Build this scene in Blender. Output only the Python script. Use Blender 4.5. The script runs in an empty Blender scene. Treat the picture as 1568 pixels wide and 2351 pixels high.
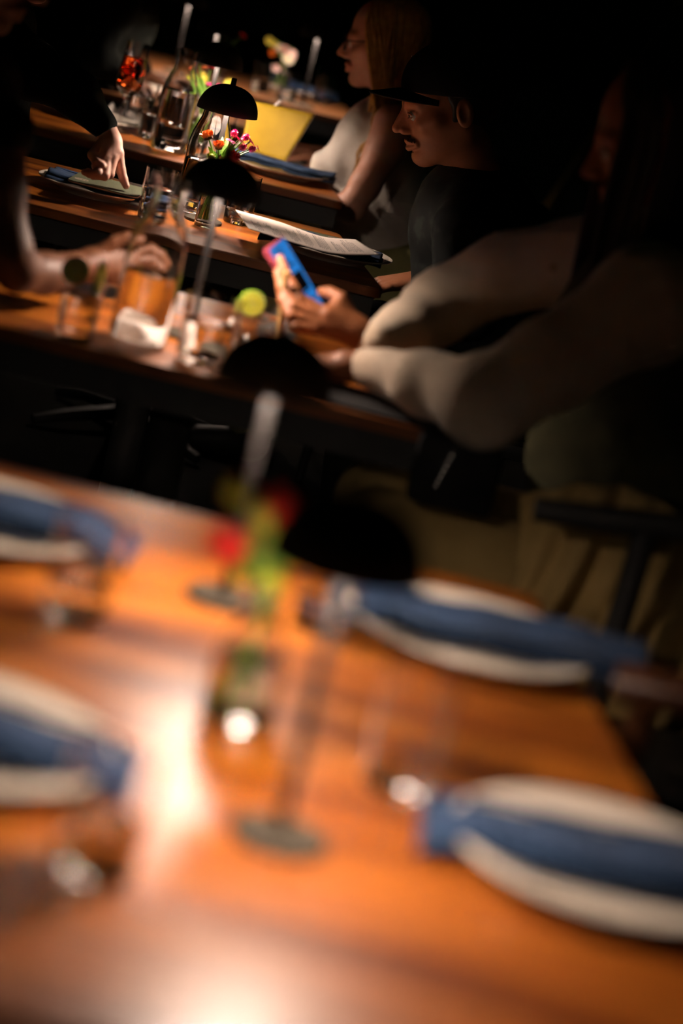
import bpy, bmesh, math, random
import numpy as np
from mathutils import Vector, Matrix
R = math.radians
PI = math.pi
random.seed(7)
rng = np.random.RandomState(7)

# ------------------------------------------------------------------ camera
sc = bpy.context.scene
C = sc.collection
TH, RO, HC = R(14.1), R(13.8), 1.445
fw = Vector((0, math.cos(TH), -math.sin(TH)))
r0 = Vector((1, 0, 0)); u0 = r0.cross(fw)
rt = r0 * math.cos(RO) + u0 * math.sin(RO)
up = rt.cross(fw)
cd = bpy.data.cameras.new('camera'); cam = bpy.data.objects.new('camera', cd); C.objects.link(cam)
M = Matrix((rt, up, -fw)).transposed().to_4x4(); M.translation = (0, 0, HC)
cam.matrix_world = M
cd.sensor_fit = 'VERTICAL'; cd.sensor_height = 36.0; cd.sensor_width = 24.0
cd.lens = 5550 / 2351 * 36.0
cd.clip_start = 0.05; cd.clip_end = 60
cd.dof.use_dof = True; cd.dof.focus_distance = 4.98; cd.dof.aperture_fstop = 2.0
sc.camera = cam

# ------------------------------------------------------------------ world, light level, exposure
w = bpy.data.worlds.new('night'); sc.world = w; w.use_nodes = True
w.node_tree.nodes['Background'].inputs[0].default_value = (0.0010, 0.0027, 0.0011, 1)
w.node_tree.nodes['Background'].inputs[1].default_value = 1.0
sc.view_settings.view_transform = 'Standard'; sc.view_settings.look = 'None'
sc.view_settings.exposure = 0.0; sc.view_settings.gamma = 1.0; sc.view_settings.use_curve_mapping = False
sc.cycles.use_denoising = True
sc.cycles.max_bounces = 14; sc.cycles.transmission_bounces = 14; sc.cycles.glossy_bounces = 6
sc.cycles.diffuse_bounces = 4; sc.cycles.transparent_max_bounces = 12
sc.cycles.caustics_refractive = True; sc.cycles.caustics_reflective = True
sc.cycles.sample_clamp_indirect = 30.0; sc.cycles.blur_glossy = 0.3
LED = 560.0
LEDCOL = (1.0, 0.78, 0.65)

# ------------------------------------------------------------------ materials
MATS = {}
def mat(name, col=(.5, .5, .5), rough=.5, metal=0, trans=0, ior=1.45, coat=0, emit=None, estr=0, sub=0, bump=None, spec=None, sheen=0):
    if name in MATS: return MATS[name]
    m = bpy.data.materials.new(name); m.use_nodes = True
    nt = m.node_tree; b = nt.nodes['Principled BSDF']
    b.inputs['Base Color'].default_value = (*col, 1); b.inputs['Roughness'].default_value = rough
    b.inputs['Metallic'].default_value = metal; b.inputs['IOR'].default_value = ior
    b.inputs['Transmission Weight'].default_value = trans
    b.inputs['Coat Weight'].default_value = coat
    b.inputs['Sheen Weight'].default_value = sheen
    if spec is not None: b.inputs['Specular IOR Level'].default_value = spec
    if sub:
        b.inputs['Subsurface Weight'].default_value = sub
        b.inputs['Subsurface Radius'].default_value = (.012, .005, .003); b.inputs['Subsurface Scale'].default_value = 1
    if emit:
        b.inputs['Emission Color'].default_value = (*emit, 1); b.inputs['Emission Strength'].default_value = estr
    if bump:
        sc_, st, ds = bump
        n = nt.nodes.new('ShaderNodeTexNoise'); n.inputs['Scale'].default_value = sc_; n.inputs['Detail'].default_value = 3
        tc = nt.nodes.new('ShaderNodeTexCoord'); nt.links.new(tc.outputs['Object'], n.inputs['Vector'])
        bp = nt.nodes.new('ShaderNodeBump'); bp.inputs['Strength'].default_value = st; bp.inputs['Distance'].default_value = ds
        nt.links.new(n.outputs['Fac'], bp.inputs['Height']); nt.links.new(bp.outputs['Normal'], b.inputs['Normal'])
    MATS[name] = m
    return m
def mottle(name, c1, c2, scale, rough=.7, bump=None, vec=(1, 1, 1), sub=0, coat=0, lo=.35, hi=.65, **k):
    m = mat(name, c1, rough, bump=bump, sub=sub, coat=coat, **k)
    nt = m.node_tree; b = nt.nodes['Principled BSDF']
    tc = nt.nodes.new('ShaderNodeTexCoord'); mp = nt.nodes.new('ShaderNodeMapping'); mp.inputs['Scale'].default_value = vec
    n = nt.nodes.new('ShaderNodeTexNoise'); n.inputs['Scale'].default_value = scale; n.inputs['Detail'].default_value = 4
    cr = nt.nodes.new('ShaderNodeValToRGB')
    cr.color_ramp.elements[0].position = lo; cr.color_ramp.elements[0].color = (*c1, 1)
    cr.color_ramp.elements[1].position = hi; cr.color_ramp.elements[1].color = (*c2, 1)
    nt.links.new(tc.outputs['Object'], mp.inputs['Vector']); nt.links.new(mp.outputs['Vector'], n.inputs['Vector'])
    nt.links.new(n.outputs['Fac'], cr.inputs['Fac']); nt.links.new(cr.outputs['Color'], b.inputs['Base Color'])
    return m
def wood_mat(name, c1, c2, c3, rough=.26):
    m = mat(name, c1, rough, spec=.65)
    nt = m.node_tree; b = nt.nodes['Principled BSDF']; b.inputs['Coat Roughness'].default_value = .44; b.inputs['Coat IOR'].default_value = 1.6
    tc = nt.nodes.new('ShaderNodeTexCoord'); mp = nt.nodes.new('ShaderNodeMapping'); mp.inputs['Scale'].default_value = (1.0, 11, 4)
    n = nt.nodes.new('ShaderNodeTexNoise'); n.inputs['Scale'].default_value = 1.6; n.inputs['Detail'].default_value = 5; n.inputs['Distortion'].default_value = .6
    mp2 = nt.nodes.new('ShaderNodeMapping'); mp2.inputs['Scale'].default_value = (4, 130, 20)
    n2 = nt.nodes.new('ShaderNodeTexNoise'); n2.inputs['Scale'].default_value = 2; n2.inputs['Detail'].default_value = 6
    cr = nt.nodes.new('ShaderNodeValToRGB'); cr.color_ramp.elements[0].position = .30; cr.color_ramp.elements[0].color = (*c3, 1)
    cr.color_ramp.elements[1].position = .70; cr.color_ramp.elements[1].color = (*c2, 1)
    e = cr.color_ramp.elements.new(.5); e.color = (*c1, 1)
    mx = nt.nodes.new('ShaderNodeMixRGB'); mx.blend_type = 'MULTIPLY'; mx.inputs[0].default_value = .45
    L = nt.links.new
    L(tc.outputs['Object'], mp.inputs['Vector']); L(mp.outputs['Vector'], n.inputs['Vector']); L(n.outputs['Fac'], cr.inputs['Fac'])
    L(tc.outputs['Object'], mp2.inputs['Vector']); L(mp2.outputs['Vector'], n2.inputs['Vector'])
    L(cr.outputs['Color'], mx.inputs[1]); L(n2.outputs['Color'], mx.inputs[2]); L(mx.outputs['Color'], b.inputs['Base Color'])
    rr = nt.nodes.new('ShaderNodeMapRange'); rr.inputs['To Min'].default_value = rough - .05; rr.inputs['To Max'].default_value = rough + .1
    L(n.outputs['Fac'], rr.inputs['Value']); L(rr.outputs['Result'], b.inputs['Roughness'])
    bp = nt.nodes.new('ShaderNodeBump'); bp.inputs['Strength'].default_value = .12; bp.inputs['Distance'].default_value = .002
    L(n2.outputs['Fac'], bp.inputs['Height']); L(bp.outputs['Normal'], b.inputs['Normal'])
    return m
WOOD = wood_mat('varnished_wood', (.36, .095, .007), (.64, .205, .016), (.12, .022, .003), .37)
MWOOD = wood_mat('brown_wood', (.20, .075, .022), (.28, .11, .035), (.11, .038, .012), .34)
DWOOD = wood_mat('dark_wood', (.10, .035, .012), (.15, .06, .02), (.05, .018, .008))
BLACK = mat('black_powder_coat', (.022, .021, .018), .55, bump=(900, .25, .0006))
BASEM = mat('charcoal_powder_coat', (.050, .042, .030), .75, spec=.15, bump=(900, .3, .0006))
STEMM = mat('satin_black_stem', (.040, .038, .038), .55, spec=.2)
LINING = mat('matt_white_lining', (.50, .48, .45), .7)
LEDM = mat('lamp_diffuser', (.9, .9, .9), .5, emit=LEDCOL, estr=LED)
CER = mat('ivory_ceramic', (.80, .71, .58), .28, coat=.5)
GLASS = mat('clear_glass', (1, 1, 1), 0.0, trans=1, ior=1.48)
WATER = mat('water', (1, 1, 1), 0.0, trans=1, ior=1.33)
SPRITZ = mat('orange_red_drink', (1, .17, .03), 0.02, trans=1, ior=1.33)
CLOUDY = mat('cloudy_ice', (.92, .93, .95), .12, trans=.85, ior=1.31, bump=(60, .5, .004))
NAVY = mottle('navy_linen', (.011, .028, .066), (.019, .042, .092), 90, .9, bump=(700, .5, .0006), sheen=.05, spec=.2)
WLIN = mottle('white_linen', (.66, .60, .54), (.74, .68, .62), 60, .85, bump=(500, .4, .0006))
PAPER = mottle('cream_paper', (.88, .76, .66), (.91, .80, .71), 120, .8)
INK = mat('grey_ink', (.20, .16, .14), .8)
BOARD = mottle('olive_green_card', (.050, .062, .030), (.075, .085, .045), 260, .6, bump=(500, .3, .0004))
EDGE = mat('pale_card_edge', (.66, .50, .40), .7)
YEL = mottle('mustard_yellow_card', (.30, .19, .002), (.37, .24, .004), 14, .7)
PALE = mottle('pale_skin', (.80, .43, .32), (.86, .50, .38), 40, .5, sub=.12)
WARM = mottle('warm_skin', (.27, .092, .033), (.31, .112, .043), 40, .5, sub=.1)
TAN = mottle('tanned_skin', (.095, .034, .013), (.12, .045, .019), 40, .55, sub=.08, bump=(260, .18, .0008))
FAIR = mottle('fair_skin', (.64, .30, .19), (.70, .36, .24), 40, .5, sub=.1)
SKIN = mottle('skin', (.44, .165, .075), (.50, .20, .10), 40, .5, sub=.12, bump=(260, .18, .0008))
NAIL = mat('finger_nail', (.78, .46, .38), .3)
KNIT = mottle('beige_knit', (.74, .58, .41), (.80, .65, .48), 30, .9, bump=(420, .6, .0012), sheen=.2)
KHAKI = mottle('khaki_cloth', (.44, .30, .10), (.52, .36, .13), 12, .9, bump=(260, .5, .001))
OLIVE = mottle('olive_cloth', (.22, .20, .07), (.28, .25, .10), 20, .9, bump=(260, .5, .001))
DARKC = mottle('black_cloth', (.0035, .0045, .0035), (.007, .008, .006), 30, .95, spec=.1)
SHIRT = mottle('dark_patterned_shirt', (.004, .006, .005), (.022, .030, .024), 26, .8, lo=.52, hi=.66)
PALEC = mottle('pale_jersey', (.56, .50, .42), (.64, .58, .50), 18, .85, bump=(120, .4, .003))
HAIRD = mat('dark_hair', (.018, .012, .008), .5)
HAIRB = mottle('blonde_hair', (.40, .20, .045), (.62, .36, .10), 60, .45)
LEATHER = mat('black_leather', (.004, .004, .004), .6, spec=.2, bump=(200, .3, .001))
STEEL = mat('steel', (.62, .62, .60), .18, metal=1)
BRASS = mat('aged_brass', (.42, .27, .10), .35, metal=1)
LEAF = mottle('green_stem', (.10, .26, .03), (.20, .38, .06), 60, .5)
WALLM = mottle('dark_green_plaster', (.018, .032, .018), (.026, .042, .024), 3, .9)
FLOORM = mottle('dark_floor', (.006, .006, .004), (.010, .009, .006), 5, .95, spec=.05)

# ------------------------------------------------------------------ mesh helpers
def link(name, me, m=None, parent=None, smooth=True, angle=None):
    o = bpy.data.objects.new(name, me); C.objects.link(o)
    if m is not None:
        for x in (m if isinstance(m, (list, tuple)) else [m]): me.materials.append(x)
    if smooth:
        me.polygons.foreach_set('use_smooth', [True] * len(me.polygons))
        if angle: me.set_sharp_from_angle(angle=R(angle))
    if parent: o.parent = parent
    return o
def obj(name, bm, m=None, parent=None, smooth=True, angle=40, recalc=True):
    if recalc: bmesh.ops.recalc_face_normals(bm, faces=bm.faces)
    me = bpy.data.meshes.new(name); bm.to_mesh(me); bm.free()
    return link(name, me, m, parent, smooth, angle)
def thing(name, label, cat, loc=(0, 0, 0), rz=0, group=None):
    o = bpy.data.objects.new(name, None); C.objects.link(o); o.empty_display_size = .03
    o.location = loc; o.rotation_euler = (0, 0, rz); o['label'] = label; o['category'] = cat
    if group: o['group'] = group
    return o
def tag(o, label, cat, group=None):
    o['label'] = label; o['category'] = cat
    if group: o['group'] = group
    return o
def dup(root, loc, rz, label, group=None):
    r = root.copy(); C.objects.link(r); r.location = loc; r.rotation_euler = (0, 0, rz); r['label'] = label
    if group: r['group'] = group
    for ch in list(root.children):
        c = ch.copy(); C.objects.link(c); c.parent = r
        for g in ch.children:
            d = g.copy(); C.objects.link(d); d.parent = c
    return r
def lathe(bm, prof, seg=40, mtx=None, mi=0):
    rings = []
    for r, z in prof:
        if r < 1e-6: rings.append([bm.verts.new((0, 0, z))])
        else: rings.append([bm.verts.new((r * math.cos(2 * PI * i / seg), r * math.sin(2 * PI * i / seg), z)) for i in range(seg)])
    for a, b in zip(rings, rings[1:]):
        for i in range(seg):
            j = (i + 1) % seg
            if len(a) == 1 and len(b) == 1: continue
            if len(a) == 1: f = bm.faces.new((a[0], b[i], b[j]))
            elif len(b) == 1: f = bm.faces.new((a[i], a[j], b[0]))
            else: f = bm.faces.new((a[i], a[j], b[j], b[i]))
            f.material_index = mi
    if mtx is not None: bmesh.ops.transform(bm, matrix=mtx, verts=[v for r in rings for v in r])
def box(bm, c, s, mtx=None, bevel=0):
    v = bmesh.ops.create_cube(bm, size=1)['verts']
    bmesh.ops.scale(bm, vec=s, verts=v); bmesh.ops.translate(bm, vec=c, verts=v)
    if bevel:
        es = list({e for x in v for e in x.link_edges})
        g = bmesh.ops.bevel(bm, geom=es, offset=bevel, segments=2, affect='EDGES', profile=.6)
        v = list({x for f in g['faces'] for x in f.verts} | {x for x in v if x.is_valid})
    if mtx is not None: bmesh.ops.transform(bm, matrix=mtx, verts=v)
def tube(bm, pts, rad, seg=10, cap=True):
    pts = [Vector(p) for p in pts]; n = len(pts)
    if not hasattr(rad, '__len__'): rad = [rad] * n
    rings = []; prev = None
    for i, p in enumerate(pts):
        t = (pts[min(i + 1, n - 1)] - pts[max(i - 1, 0)]).normalized()
        a = prev if prev is not None else Vector((0, 0, 1)) if abs(t.z) < .9 else Vector((1, 0, 0))
        x = (a - t * a.dot(t)).normalized(); y = t.cross(x); prev = x
        rings.append([bm.verts.new(p + (x * math.cos(2 * PI * k / seg) + y * math.sin(2 * PI * k / seg)) * rad[i]) for k in range(seg)])
    for a, b in zip(rings, rings[1:]):
        for k in range(seg): bm.faces.new((a[k], a[(k + 1) % seg], b[(k + 1) % seg], b[k]))
    if cap:
        bm.faces.new(rings[0][::-1]); bm.faces.new(rings[-1])
def spline(pts, n):
    pts = [np.array(p, float) for p in pts]; P = [2 * pts[0] - pts[1]] + pts + [2 * pts[-1] - pts[-2]]
    out = []
    for i in range(n):
        s = i / (n - 1) * (len(pts) - 1); k = min(int(s), len(pts) - 2); t = s - k
        a, b, c, d = P[k:k + 4]
        out.append(.5 * ((2 * b) + (c - a) * t + (2 * a - 5 * b + 4 * c - d) * t * t + (3 * b - a - 3 * c + d) * t ** 3))
    return out
def grid_mesh(name, f, nu, nv, m, parent=None, thick=0, uv=False, sub=0):
    vs = [f(i / (nu - 1), j / (nv - 1)) for j in range(nv) for i in range(nu)]
    fs = [(j * nu + i, j * nu + i + 1, (j + 1) * nu + i + 1, (j + 1) * nu + i) for j in range(nv - 1) for i in range(nu - 1)]
    me = bpy.data.meshes.new(name); me.from_pydata([tuple(map(float, v)) for v in vs], [], fs); me.update()
    o = link(name, me, m, parent)
    if thick:
        s = o.modifiers.new('s', 'SOLIDIFY'); s.thickness = thick; s.offset = 0
    return o

# ------------------------------------------------------------------ smooth implicit surfaces for bodies and cloth
def rc(P, a, b, ra, rb):
    a = np.array(a, float); b = np.array(b, float); ba = b - a; pa = P - a
    t = np.clip(pa @ ba / max(ba @ ba, 1e-9), 0, 1)
    return np.linalg.norm(pa - t[..., None] * ba, axis=-1) - (ra + (rb - ra) * t)
def el(P, c, r):
    r = np.array(r, float); q = P - np.array(c, float)
    k0 = np.linalg.norm(q / r, axis=-1); k1 = np.linalg.norm(q / r ** 2, axis=-1) + 1e-9
    return k0 * (k0 - 1) / k1
def smin(a, b, k):
    h = np.clip(.5 + .5 * (b - a) / k, 0, 1); return b * (1 - h) + a * h - k * h * (1 - h)
def smax(a, b, k): return -smin(-a, -b, k)
def chain(P, pts, k=.01):
    d = None
    for p, q in zip(pts, pts[1:]):
        e = rc(P, p[:3], q[:3], p[3], q[3]); d = e if d is None else smin(d, e, k)
    return d
def surf(sdf, lo, hi, h):
    lo = np.array(lo, float); n = np.ceil((np.array(hi) - lo) / h).astype(int) + 1
    g = np.stack(np.meshgrid(*[lo[i] + h * np.arange(n[i]) for i in range(3)], indexing='ij'), -1)
    D = sdf(g); S = D < 0
    nc = n - 1
    cnt = np.zeros(nc); acc = np.zeros((*nc, 3))
    for ax in range(3):
        o1, o2 = [a for a in range(3) if a != ax]
        for b1 in (0, 1):
            for b2 in (0, 1):
                s0 = [slice(0, nc[i]) for i in range(3)]
                s0[o1] = slice(b1, nc[o1] + b1); s0[o2] = slice(b2, nc[o2] + b2)
                s1 = list(s0); s1[ax] = slice(1, nc[ax] + 1)
                d0 = D[tuple(s0)]; d1 = D[tuple(s1)]; c = (d0 < 0) != (d1 < 0)
                t = np.where(c, d0 / np.where(c, d0 - d1, 1), 0)
                v = np.zeros((*nc, 3)); v[..., ax] = t; v[..., o1] = b1; v[..., o2] = b2
                acc += v * c[..., None]; cnt += c
    act = cnt > 0; idx = -np.ones(nc, int); idx[act] = np.arange(act.sum())
    I = np.argwhere(act); V = lo + h * (I + acc[act] / cnt[act][:, None])
    F = []
    for ax in range(3):
        o1, o2 = (ax + 1) % 3, (ax + 2) % 3
        s0 = [slice(0, nc[i]) for i in range(3)]; s0[o1] = slice(1, nc[o1]); s0[o2] = slice(1, nc[o2])
        s1 = list(s0); s1[ax] = slice(1, nc[ax] + 1)
        a = S[tuple(s0)]; b = S[tuple(s1)]; ch = a != b
        def cell(d1, d2):
            s = [slice(0, nc[i]) for i in range(3)]
            s[o1] = slice(1 - d1, nc[o1] - d1); s[o2] = slice(1 - d2, nc[o2] - d2); return idx[tuple(s)]
        q = np.stack([cell(1, 1), cell(0, 1), cell(0, 0), cell(1, 0)], -1)[ch]
        fl = b[ch]; q[fl] = q[fl][:, ::-1]
        F.append(q)
    F = np.concatenate(F); F = F[(F >= 0).all(1)]
    return V, F
def tf(V, m):
    m = np.array(m); return V @ m[:3, :3].T + m[:3, 3]
def shells(name, parts, mats, parent, mi=None):
    Vs = []; Fs = []; off = 0; MI = []
    for k, (V, F) in enumerate(parts):
        Vs.append(V); Fs.append(F + off); off += len(V); MI += [0 if mi is None else mi[k]] * len(F)
    V = np.concatenate(Vs); F = np.concatenate(Fs)
    me = bpy.data.meshes.new(name); me.from_pydata(V.tolist(), [], F.tolist()); me.update()
    o = link(name, me, mats, parent)
    if mi is not None: me.polygons.foreach_set('material_index', MI)
    return o
def limb_surf(pts, h, k=.02, wr=0, extra=None, pad=.02):
    A = np.array([p[:3] for p in pts]); rm = max(p[3] for p in pts) + pad
    def f(P):
        d = chain(P, pts, k)
        if extra is not None: d = extra(P, d)
        if wr: d = d + wr * (np.sin(P[..., 0] * 60 + 9 * np.sin(P[..., 2] * 22)) * np.sin(P[..., 2] * 75 + P[..., 1] * 50) + .6 * np.sin(P[..., 1] * 95 + P[..., 0] * 70))
        return d
    return surf(f, A.min(0) - rm, A.max(0) + rm, h)

# ------------------------------------------------------------------ the room
def struct(name, bm, m):
    o = obj(name, bm, m, None, smooth=False); o['kind'] = 'structure'; return o
bm = bmesh.new(); box(bm, (0, 4, -.05), (8, 16, .1)); struct('floor', bm, FLOORM)
bm = bmesh.new(); box(bm, (1.35, 4.5, 1.4), (.1, 13, 2.8)); struct('wall_right', bm, WALLM)
bm = bmesh.new(); box(bm, (-1, 11, 1.4), (6, .1, 2.8)); struct('wall_back', bm, WALLM)
bm = bmesh.new(); box(bm, (0, 6, 2.85), (8, 12, .1)); struct('ceiling', bm, WALLM)
bm = bmesh.new(); box(bm, (1.285, 4.5, .06), (.03, 13, .12), bevel=.004); struct('baseboard_right', bm, DWOOD)
bm = bmesh.new(); box(bm, (-1, 10.935, .06), (6, .03, .12), bevel=.004); struct('baseboard_back', bm, DWOOD)

# ------------------------------------------------------------------ tables
def make_table(y0, y1, xl, xr, label, skew=-.2, top=WOOD):
    xm = (xl + xr) / 2; ym = (y0 + y1) / 2
    t = thing('dining_table', label, 'table', (xm, ym, 0), 0, 'dining tables in a row along the bench')
    bm = bmesh.new(); r = .03; pts = []
    cs = [(xl - xm - skew * 0, y0 - ym), (xr - xm, y0 - ym), (xr - xm + skew * (y1 - y0), y1 - ym), (xl - xm + skew * (y1 - y0), y1 - ym)]
    for i, c in enumerate(cs):
        c = Vector(c); a = Vector(cs[i - 1]); b = Vector(cs[(i + 1) % 4])
        p = c + (a - c).normalized() * r; q = c + (b - c).normalized() * r
        for k in range(6):
            s = k / 5; pts.append((p * (1 - s) ** 2 + c * 2 * s * (1 - s) + q * s * s))
    z1, z0 = .74, .722
    up_ = [bm.verts.new((p.x, p.y, z1)) for p in pts]; lo_ = [bm.verts.new((p.x, p.y, z0)) for p in pts]
    bm.faces.new(up_); bm.faces.new(lo_[::-1]); n = len(pts)
    for i in range(n): bm.faces.new((up_[i], lo_[i], lo_[(i + 1) % n], up_[(i + 1) % n]))
    bmesh.ops.recalc_face_normals(bm, faces=bm.faces)
    es = [e for e in bm.edges if all(v.co.z > .73 for v in e.verts)]
    bmesh.ops.bevel(bm, geom=es, offset=.003, segments=2, affect='EDGES')
    obj('tabletop', bm, top, t, angle=35)
    bm = bmesh.new(); q = [(c[0] * .97 - .004, c[1] * .93) for c in cs]
    a = [bm.verts.new((x, y, .7218)) for x, y in q]; b = [bm.verts.new((x, y, .672)) for x, y in q]
    bm.faces.new(a); bm.faces.new(b[::-1])
    for i in range(4): bm.faces.new((a[i], b[i], b[(i + 1) % 4], a[(i + 1) % 4]))
    obj('apron', bm, BLACK, t, smooth=False)
    bm = bmesh.new(); lathe(bm, [(0, .045), (.05, .045), (.045, .06), (.035, .09), (.035, .63), (.06, .666), (.11, .671), (0, .671)], 24)
    obj('pedestal', bm, BLACK, t)
    for a in range(4):
        bm = bmesh.new(); an = a * PI / 2 + PI / 4
        tube(bm, [(math.cos(an) * .02, math.sin(an) * .02, .05), (math.cos(an) * .2, math.sin(an) * .2, .035), (math.cos(an) * .3, math.sin(an) * .26, .015)], [.022, .018, .014], 8)
        obj('foot', bm, BLACK, t)
    return t
make_table(1.365, 2.645, -.52, .44, 'large orange-brown table nearest the camera set with four plates', skew=-.16)
make_table(3.385, 4.02, -.78, .19, 'second table from the camera, with lime drinks and a hand holding a phone')
make_table(4.565, 5.20, -.92, -.02, 'third table from the camera, with the white menu sheet and orange flowers')
make_table(5.735, 6.36, -1.02, -.165, 'fourth table from the camera, with the yellow menu card and spritz glass')
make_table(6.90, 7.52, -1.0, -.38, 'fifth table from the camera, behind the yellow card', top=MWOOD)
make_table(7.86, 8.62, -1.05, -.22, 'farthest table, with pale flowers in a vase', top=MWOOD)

# ------------------------------------------------------------------ lamps
def make_lamp(label, loc):
    t = thing('table_lamp', label, 'lamp', loc, 0, 'mushroom table lamps')
    bm = bmesh.new(); lathe(bm, [(0, 0), (.037, 0), (.039, .0012), (.039, .0055), (.0372, .007), (.011, .0078), (.009, .011), (0, .011)], 48)
    obj('base', bm, BASEM, t)
    bm = bmesh.new(); lathe(bm, [(.0052, .0105), (.0052, .2325)], 20); obj('stem', bm, STEMM, t)
    bm = bmesh.new()
    R_, Hh = .062, .056; pr = []
    for k in range(15):
        a = PI / 2 * k / 14; pr.append((R_ * math.cos(a) ** .8 if k < 14 else .006, .225 + Hh * math.sin(a) ** 1.05))
    inn = [(max(r - .0022, .0052), z - .0014) for r, z in pr[::-1]]; inn[-1] = (R_ - .0022, .225)
    lathe(bm, pr + [(0.0052, .225 + Hh)] + inn + [pr[0]], 56)
    bmesh.ops.remove_doubles(bm, verts=bm.verts, dist=1e-6)
    obj('shade', bm, BLACK, t)
    bm = bmesh.new(); lathe(bm, [(0, .2800), (.0055, .2800), (.0055, .2935), (.0045, .2955), (0, .2955)], 20); obj('knob', bm, BLACK, t)
    bm = bmesh.new(); lathe(bm, [(0, .2320), (.008, .2330), (.0150, .2380), (.0182, .2450), (.0172, .2520), (.011, .2570), (0, .2585)], 28)
    obj('bulb', bm, LEDM, t)
    bm = bmesh.new(); lathe(bm, [(R_ - .0030 if k == 0 else (R_ - .0040) * math.cos(PI / 2 * k / 12) ** .8 if k < 12 else 0, .2252 + (Hh - .0042) * math.sin(PI / 2 * k / 12) ** 1.05) for k in range(13)], 40)
    obj('shade_lining', bm, LINING, t)
    return t
lp = make_lamp('black dome lamp right of the bud vase on the nearest table', (.013, 1.748, .74))
for lab, loc in (('black dome lamp behind the red flowers at the far side of the nearest table', (-.095, 2.333, .74)),
                 ('blurred black dome lamp behind the water carafe on the second table', (-.293, 3.640, .74)),
                 ('sharp black dome lamp above the orange and magenta flowers on the third table', (-.414, 4.878, .74)),
                 ('black dome lamp beside the yellow pompom flowers on the fourth table', (-.552, 5.945, .74)),
                 ('lamp on the fifth table, shade hidden behind the fourth table lamp', (-.675, 7.05, .74)),
                 ('farthest left lamp, only its lit stem showing at the top edge', (-.882, 8.05, .74)),
                 ('small far lamp right of the pale flowers, only its lit stem showing', (-.442, 7.96, .74))):
    dup(lp, loc, 0, lab)

# ------------------------------------------------------------------ glassware
def glass_shell(outer, wall, foot):
    pr = list(outer); inn = [(max(r - wall, 0), z) for r, z in outer if z > foot][::-1]
    inn = [(outer[-1][0] - wall, outer[-1][1])] + inn[1:] + [(inn[-1][0], foot), (0, foot)]
    return [(0, 0)] + pr + inn
def tumbler(label, loc, r=.034, h=.098, fill=.5, group='water tumblers', liq=WATER, r0=None, rz=0, name='tumbler', cat='glass'):
    t = thing(name, label, cat, (loc[0], loc[1], loc[2] + .0008), rz, group)
    r0 = r0 or r * .92
    bm = bmesh.new()
    outer = [(r0 * .8, 0), (r0 * .96, .0015), (r0, .005)] + [(r0 + (r - r0) * k / 6, .005 + (h - .005) * k / 6) for k in range(1, 7)]
    lathe(bm, glass_shell(outer, .0018, .012), 40); obj('glass_wall', bm, GLASS, t)
    if fill:
        zt = .0125 + (h - .02) * fill; rt_ = r0 + (r - r0) * zt / h - .0021
        bm = bmesh.new(); lathe(bm, [(0, .0125), (r0 - .0023, .0125), (rt_, zt - .0007), (rt_ - .0006, zt), (0, zt - .0005)], 40)
        obj('water' if liq is WATER else 'drink', bm, liq, t)
    return t
def carafe(label, loc, fill=.13):
    t = thing('water_carafe', label, 'carafe', (loc[0], loc[1], loc[2] + .0008), 0, 'glass water carafes')
    o = [(.034, 0), (.040, .0015), (.0435, .006), (.0445, .03), (.0445, .13), (.0435, .148), (.040, .165), (.034, .183), (.0285, .198), (.0268, .212), (.0272, .228), (.0292, .245), (.0298, .2475)]
    bm = bmesh.new(); lathe(bm, glass_shell(o, .0020, .010), 56); obj('glass_wall', bm, GLASS, t)
    bm = bmesh.new(); lathe(bm, [(0, .0106), (.0408, .0106), (.0421, .03), (.0421, fill - .001), (.0414, fill), (0, fill - .0006)], 56)
    obj('water', bm, WATER, t)
    return t
tumbler('water tumbler on the nearest table, in front of the near left plate', (-.113, 1.607, .74), fill=.35)
tumbler('water tumbler on the nearest table, below the far left plate', (-.222, 2.165, .74), fill=.3)
tumbler('empty tumbler on the nearest table, left of the near right plate', (.101, 1.925, .74), h=.105, fill=0)
tumbler('tumbler on the nearest table, behind the near lamp stem', (.008, 2.320, .74), fill=.2)
carafe('blurred water carafe on the second table, topmost of its glasses', (-.355, 3.520, .74), fill=.105)
tumbler('short wide tumbler right of the carafe on the second table', (-.252, 3.470, .74), r=.042, h=.10, fill=.62)
carafe('carafe behind the bud vase on the third table', (-.442, 4.972, .74), fill=.11)
tumbler('third table tumbler touched by the pointing finger', (-.500, 4.735, .74), fill=.62, h=.102)
tumbler('third table tumbler at the left corner of the white menu sheet', (-.352, 4.962, .74), fill=.18, h=.102, r=.032)
carafe('tall water carafe half full on the fourth table', (-.622, 5.890, .74), fill=.150)
tumbler('large clear tumbler behind the spritz stem on the fourth table', (-.748, 6.23, .74), r=.037, h=.115, fill=.72)
tumbler('fourth table tumbler between the spritz and the carafe', (-.692, 6.060, .74), fill=.6)
tumbler('fourth table tumbler seen through the carafe', (-.628, 6.008, .74), fill=.5)
tumbler('fourth table tumbler holding a white straw, beside the yellow card', (-.468, 6.20, .74), fill=.35, r=.036, h=.11)
bm = bmesh.new(); tube(bm, [(-.484, 6.19, .758), (-.398, 6.17, .900)], .0042, 10)
tag(obj('drinking_straw', bm, mat('white_straw', (.85, .83, .80), .4)), 'white straw leaning out of a tumbler beside the yellow card', 'straw')
for lab, p in (('far tumbler beside the pale flower vase, left', (-.60, 8.12, .74)), ('far tumbler right of the pale flower vase', (-.40, 8.25, .74)),
               ('far tumbler at the front of the farthest table', (-.50, 7.99, .74))):
    tumbler(lab, p, fill=.4)

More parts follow.
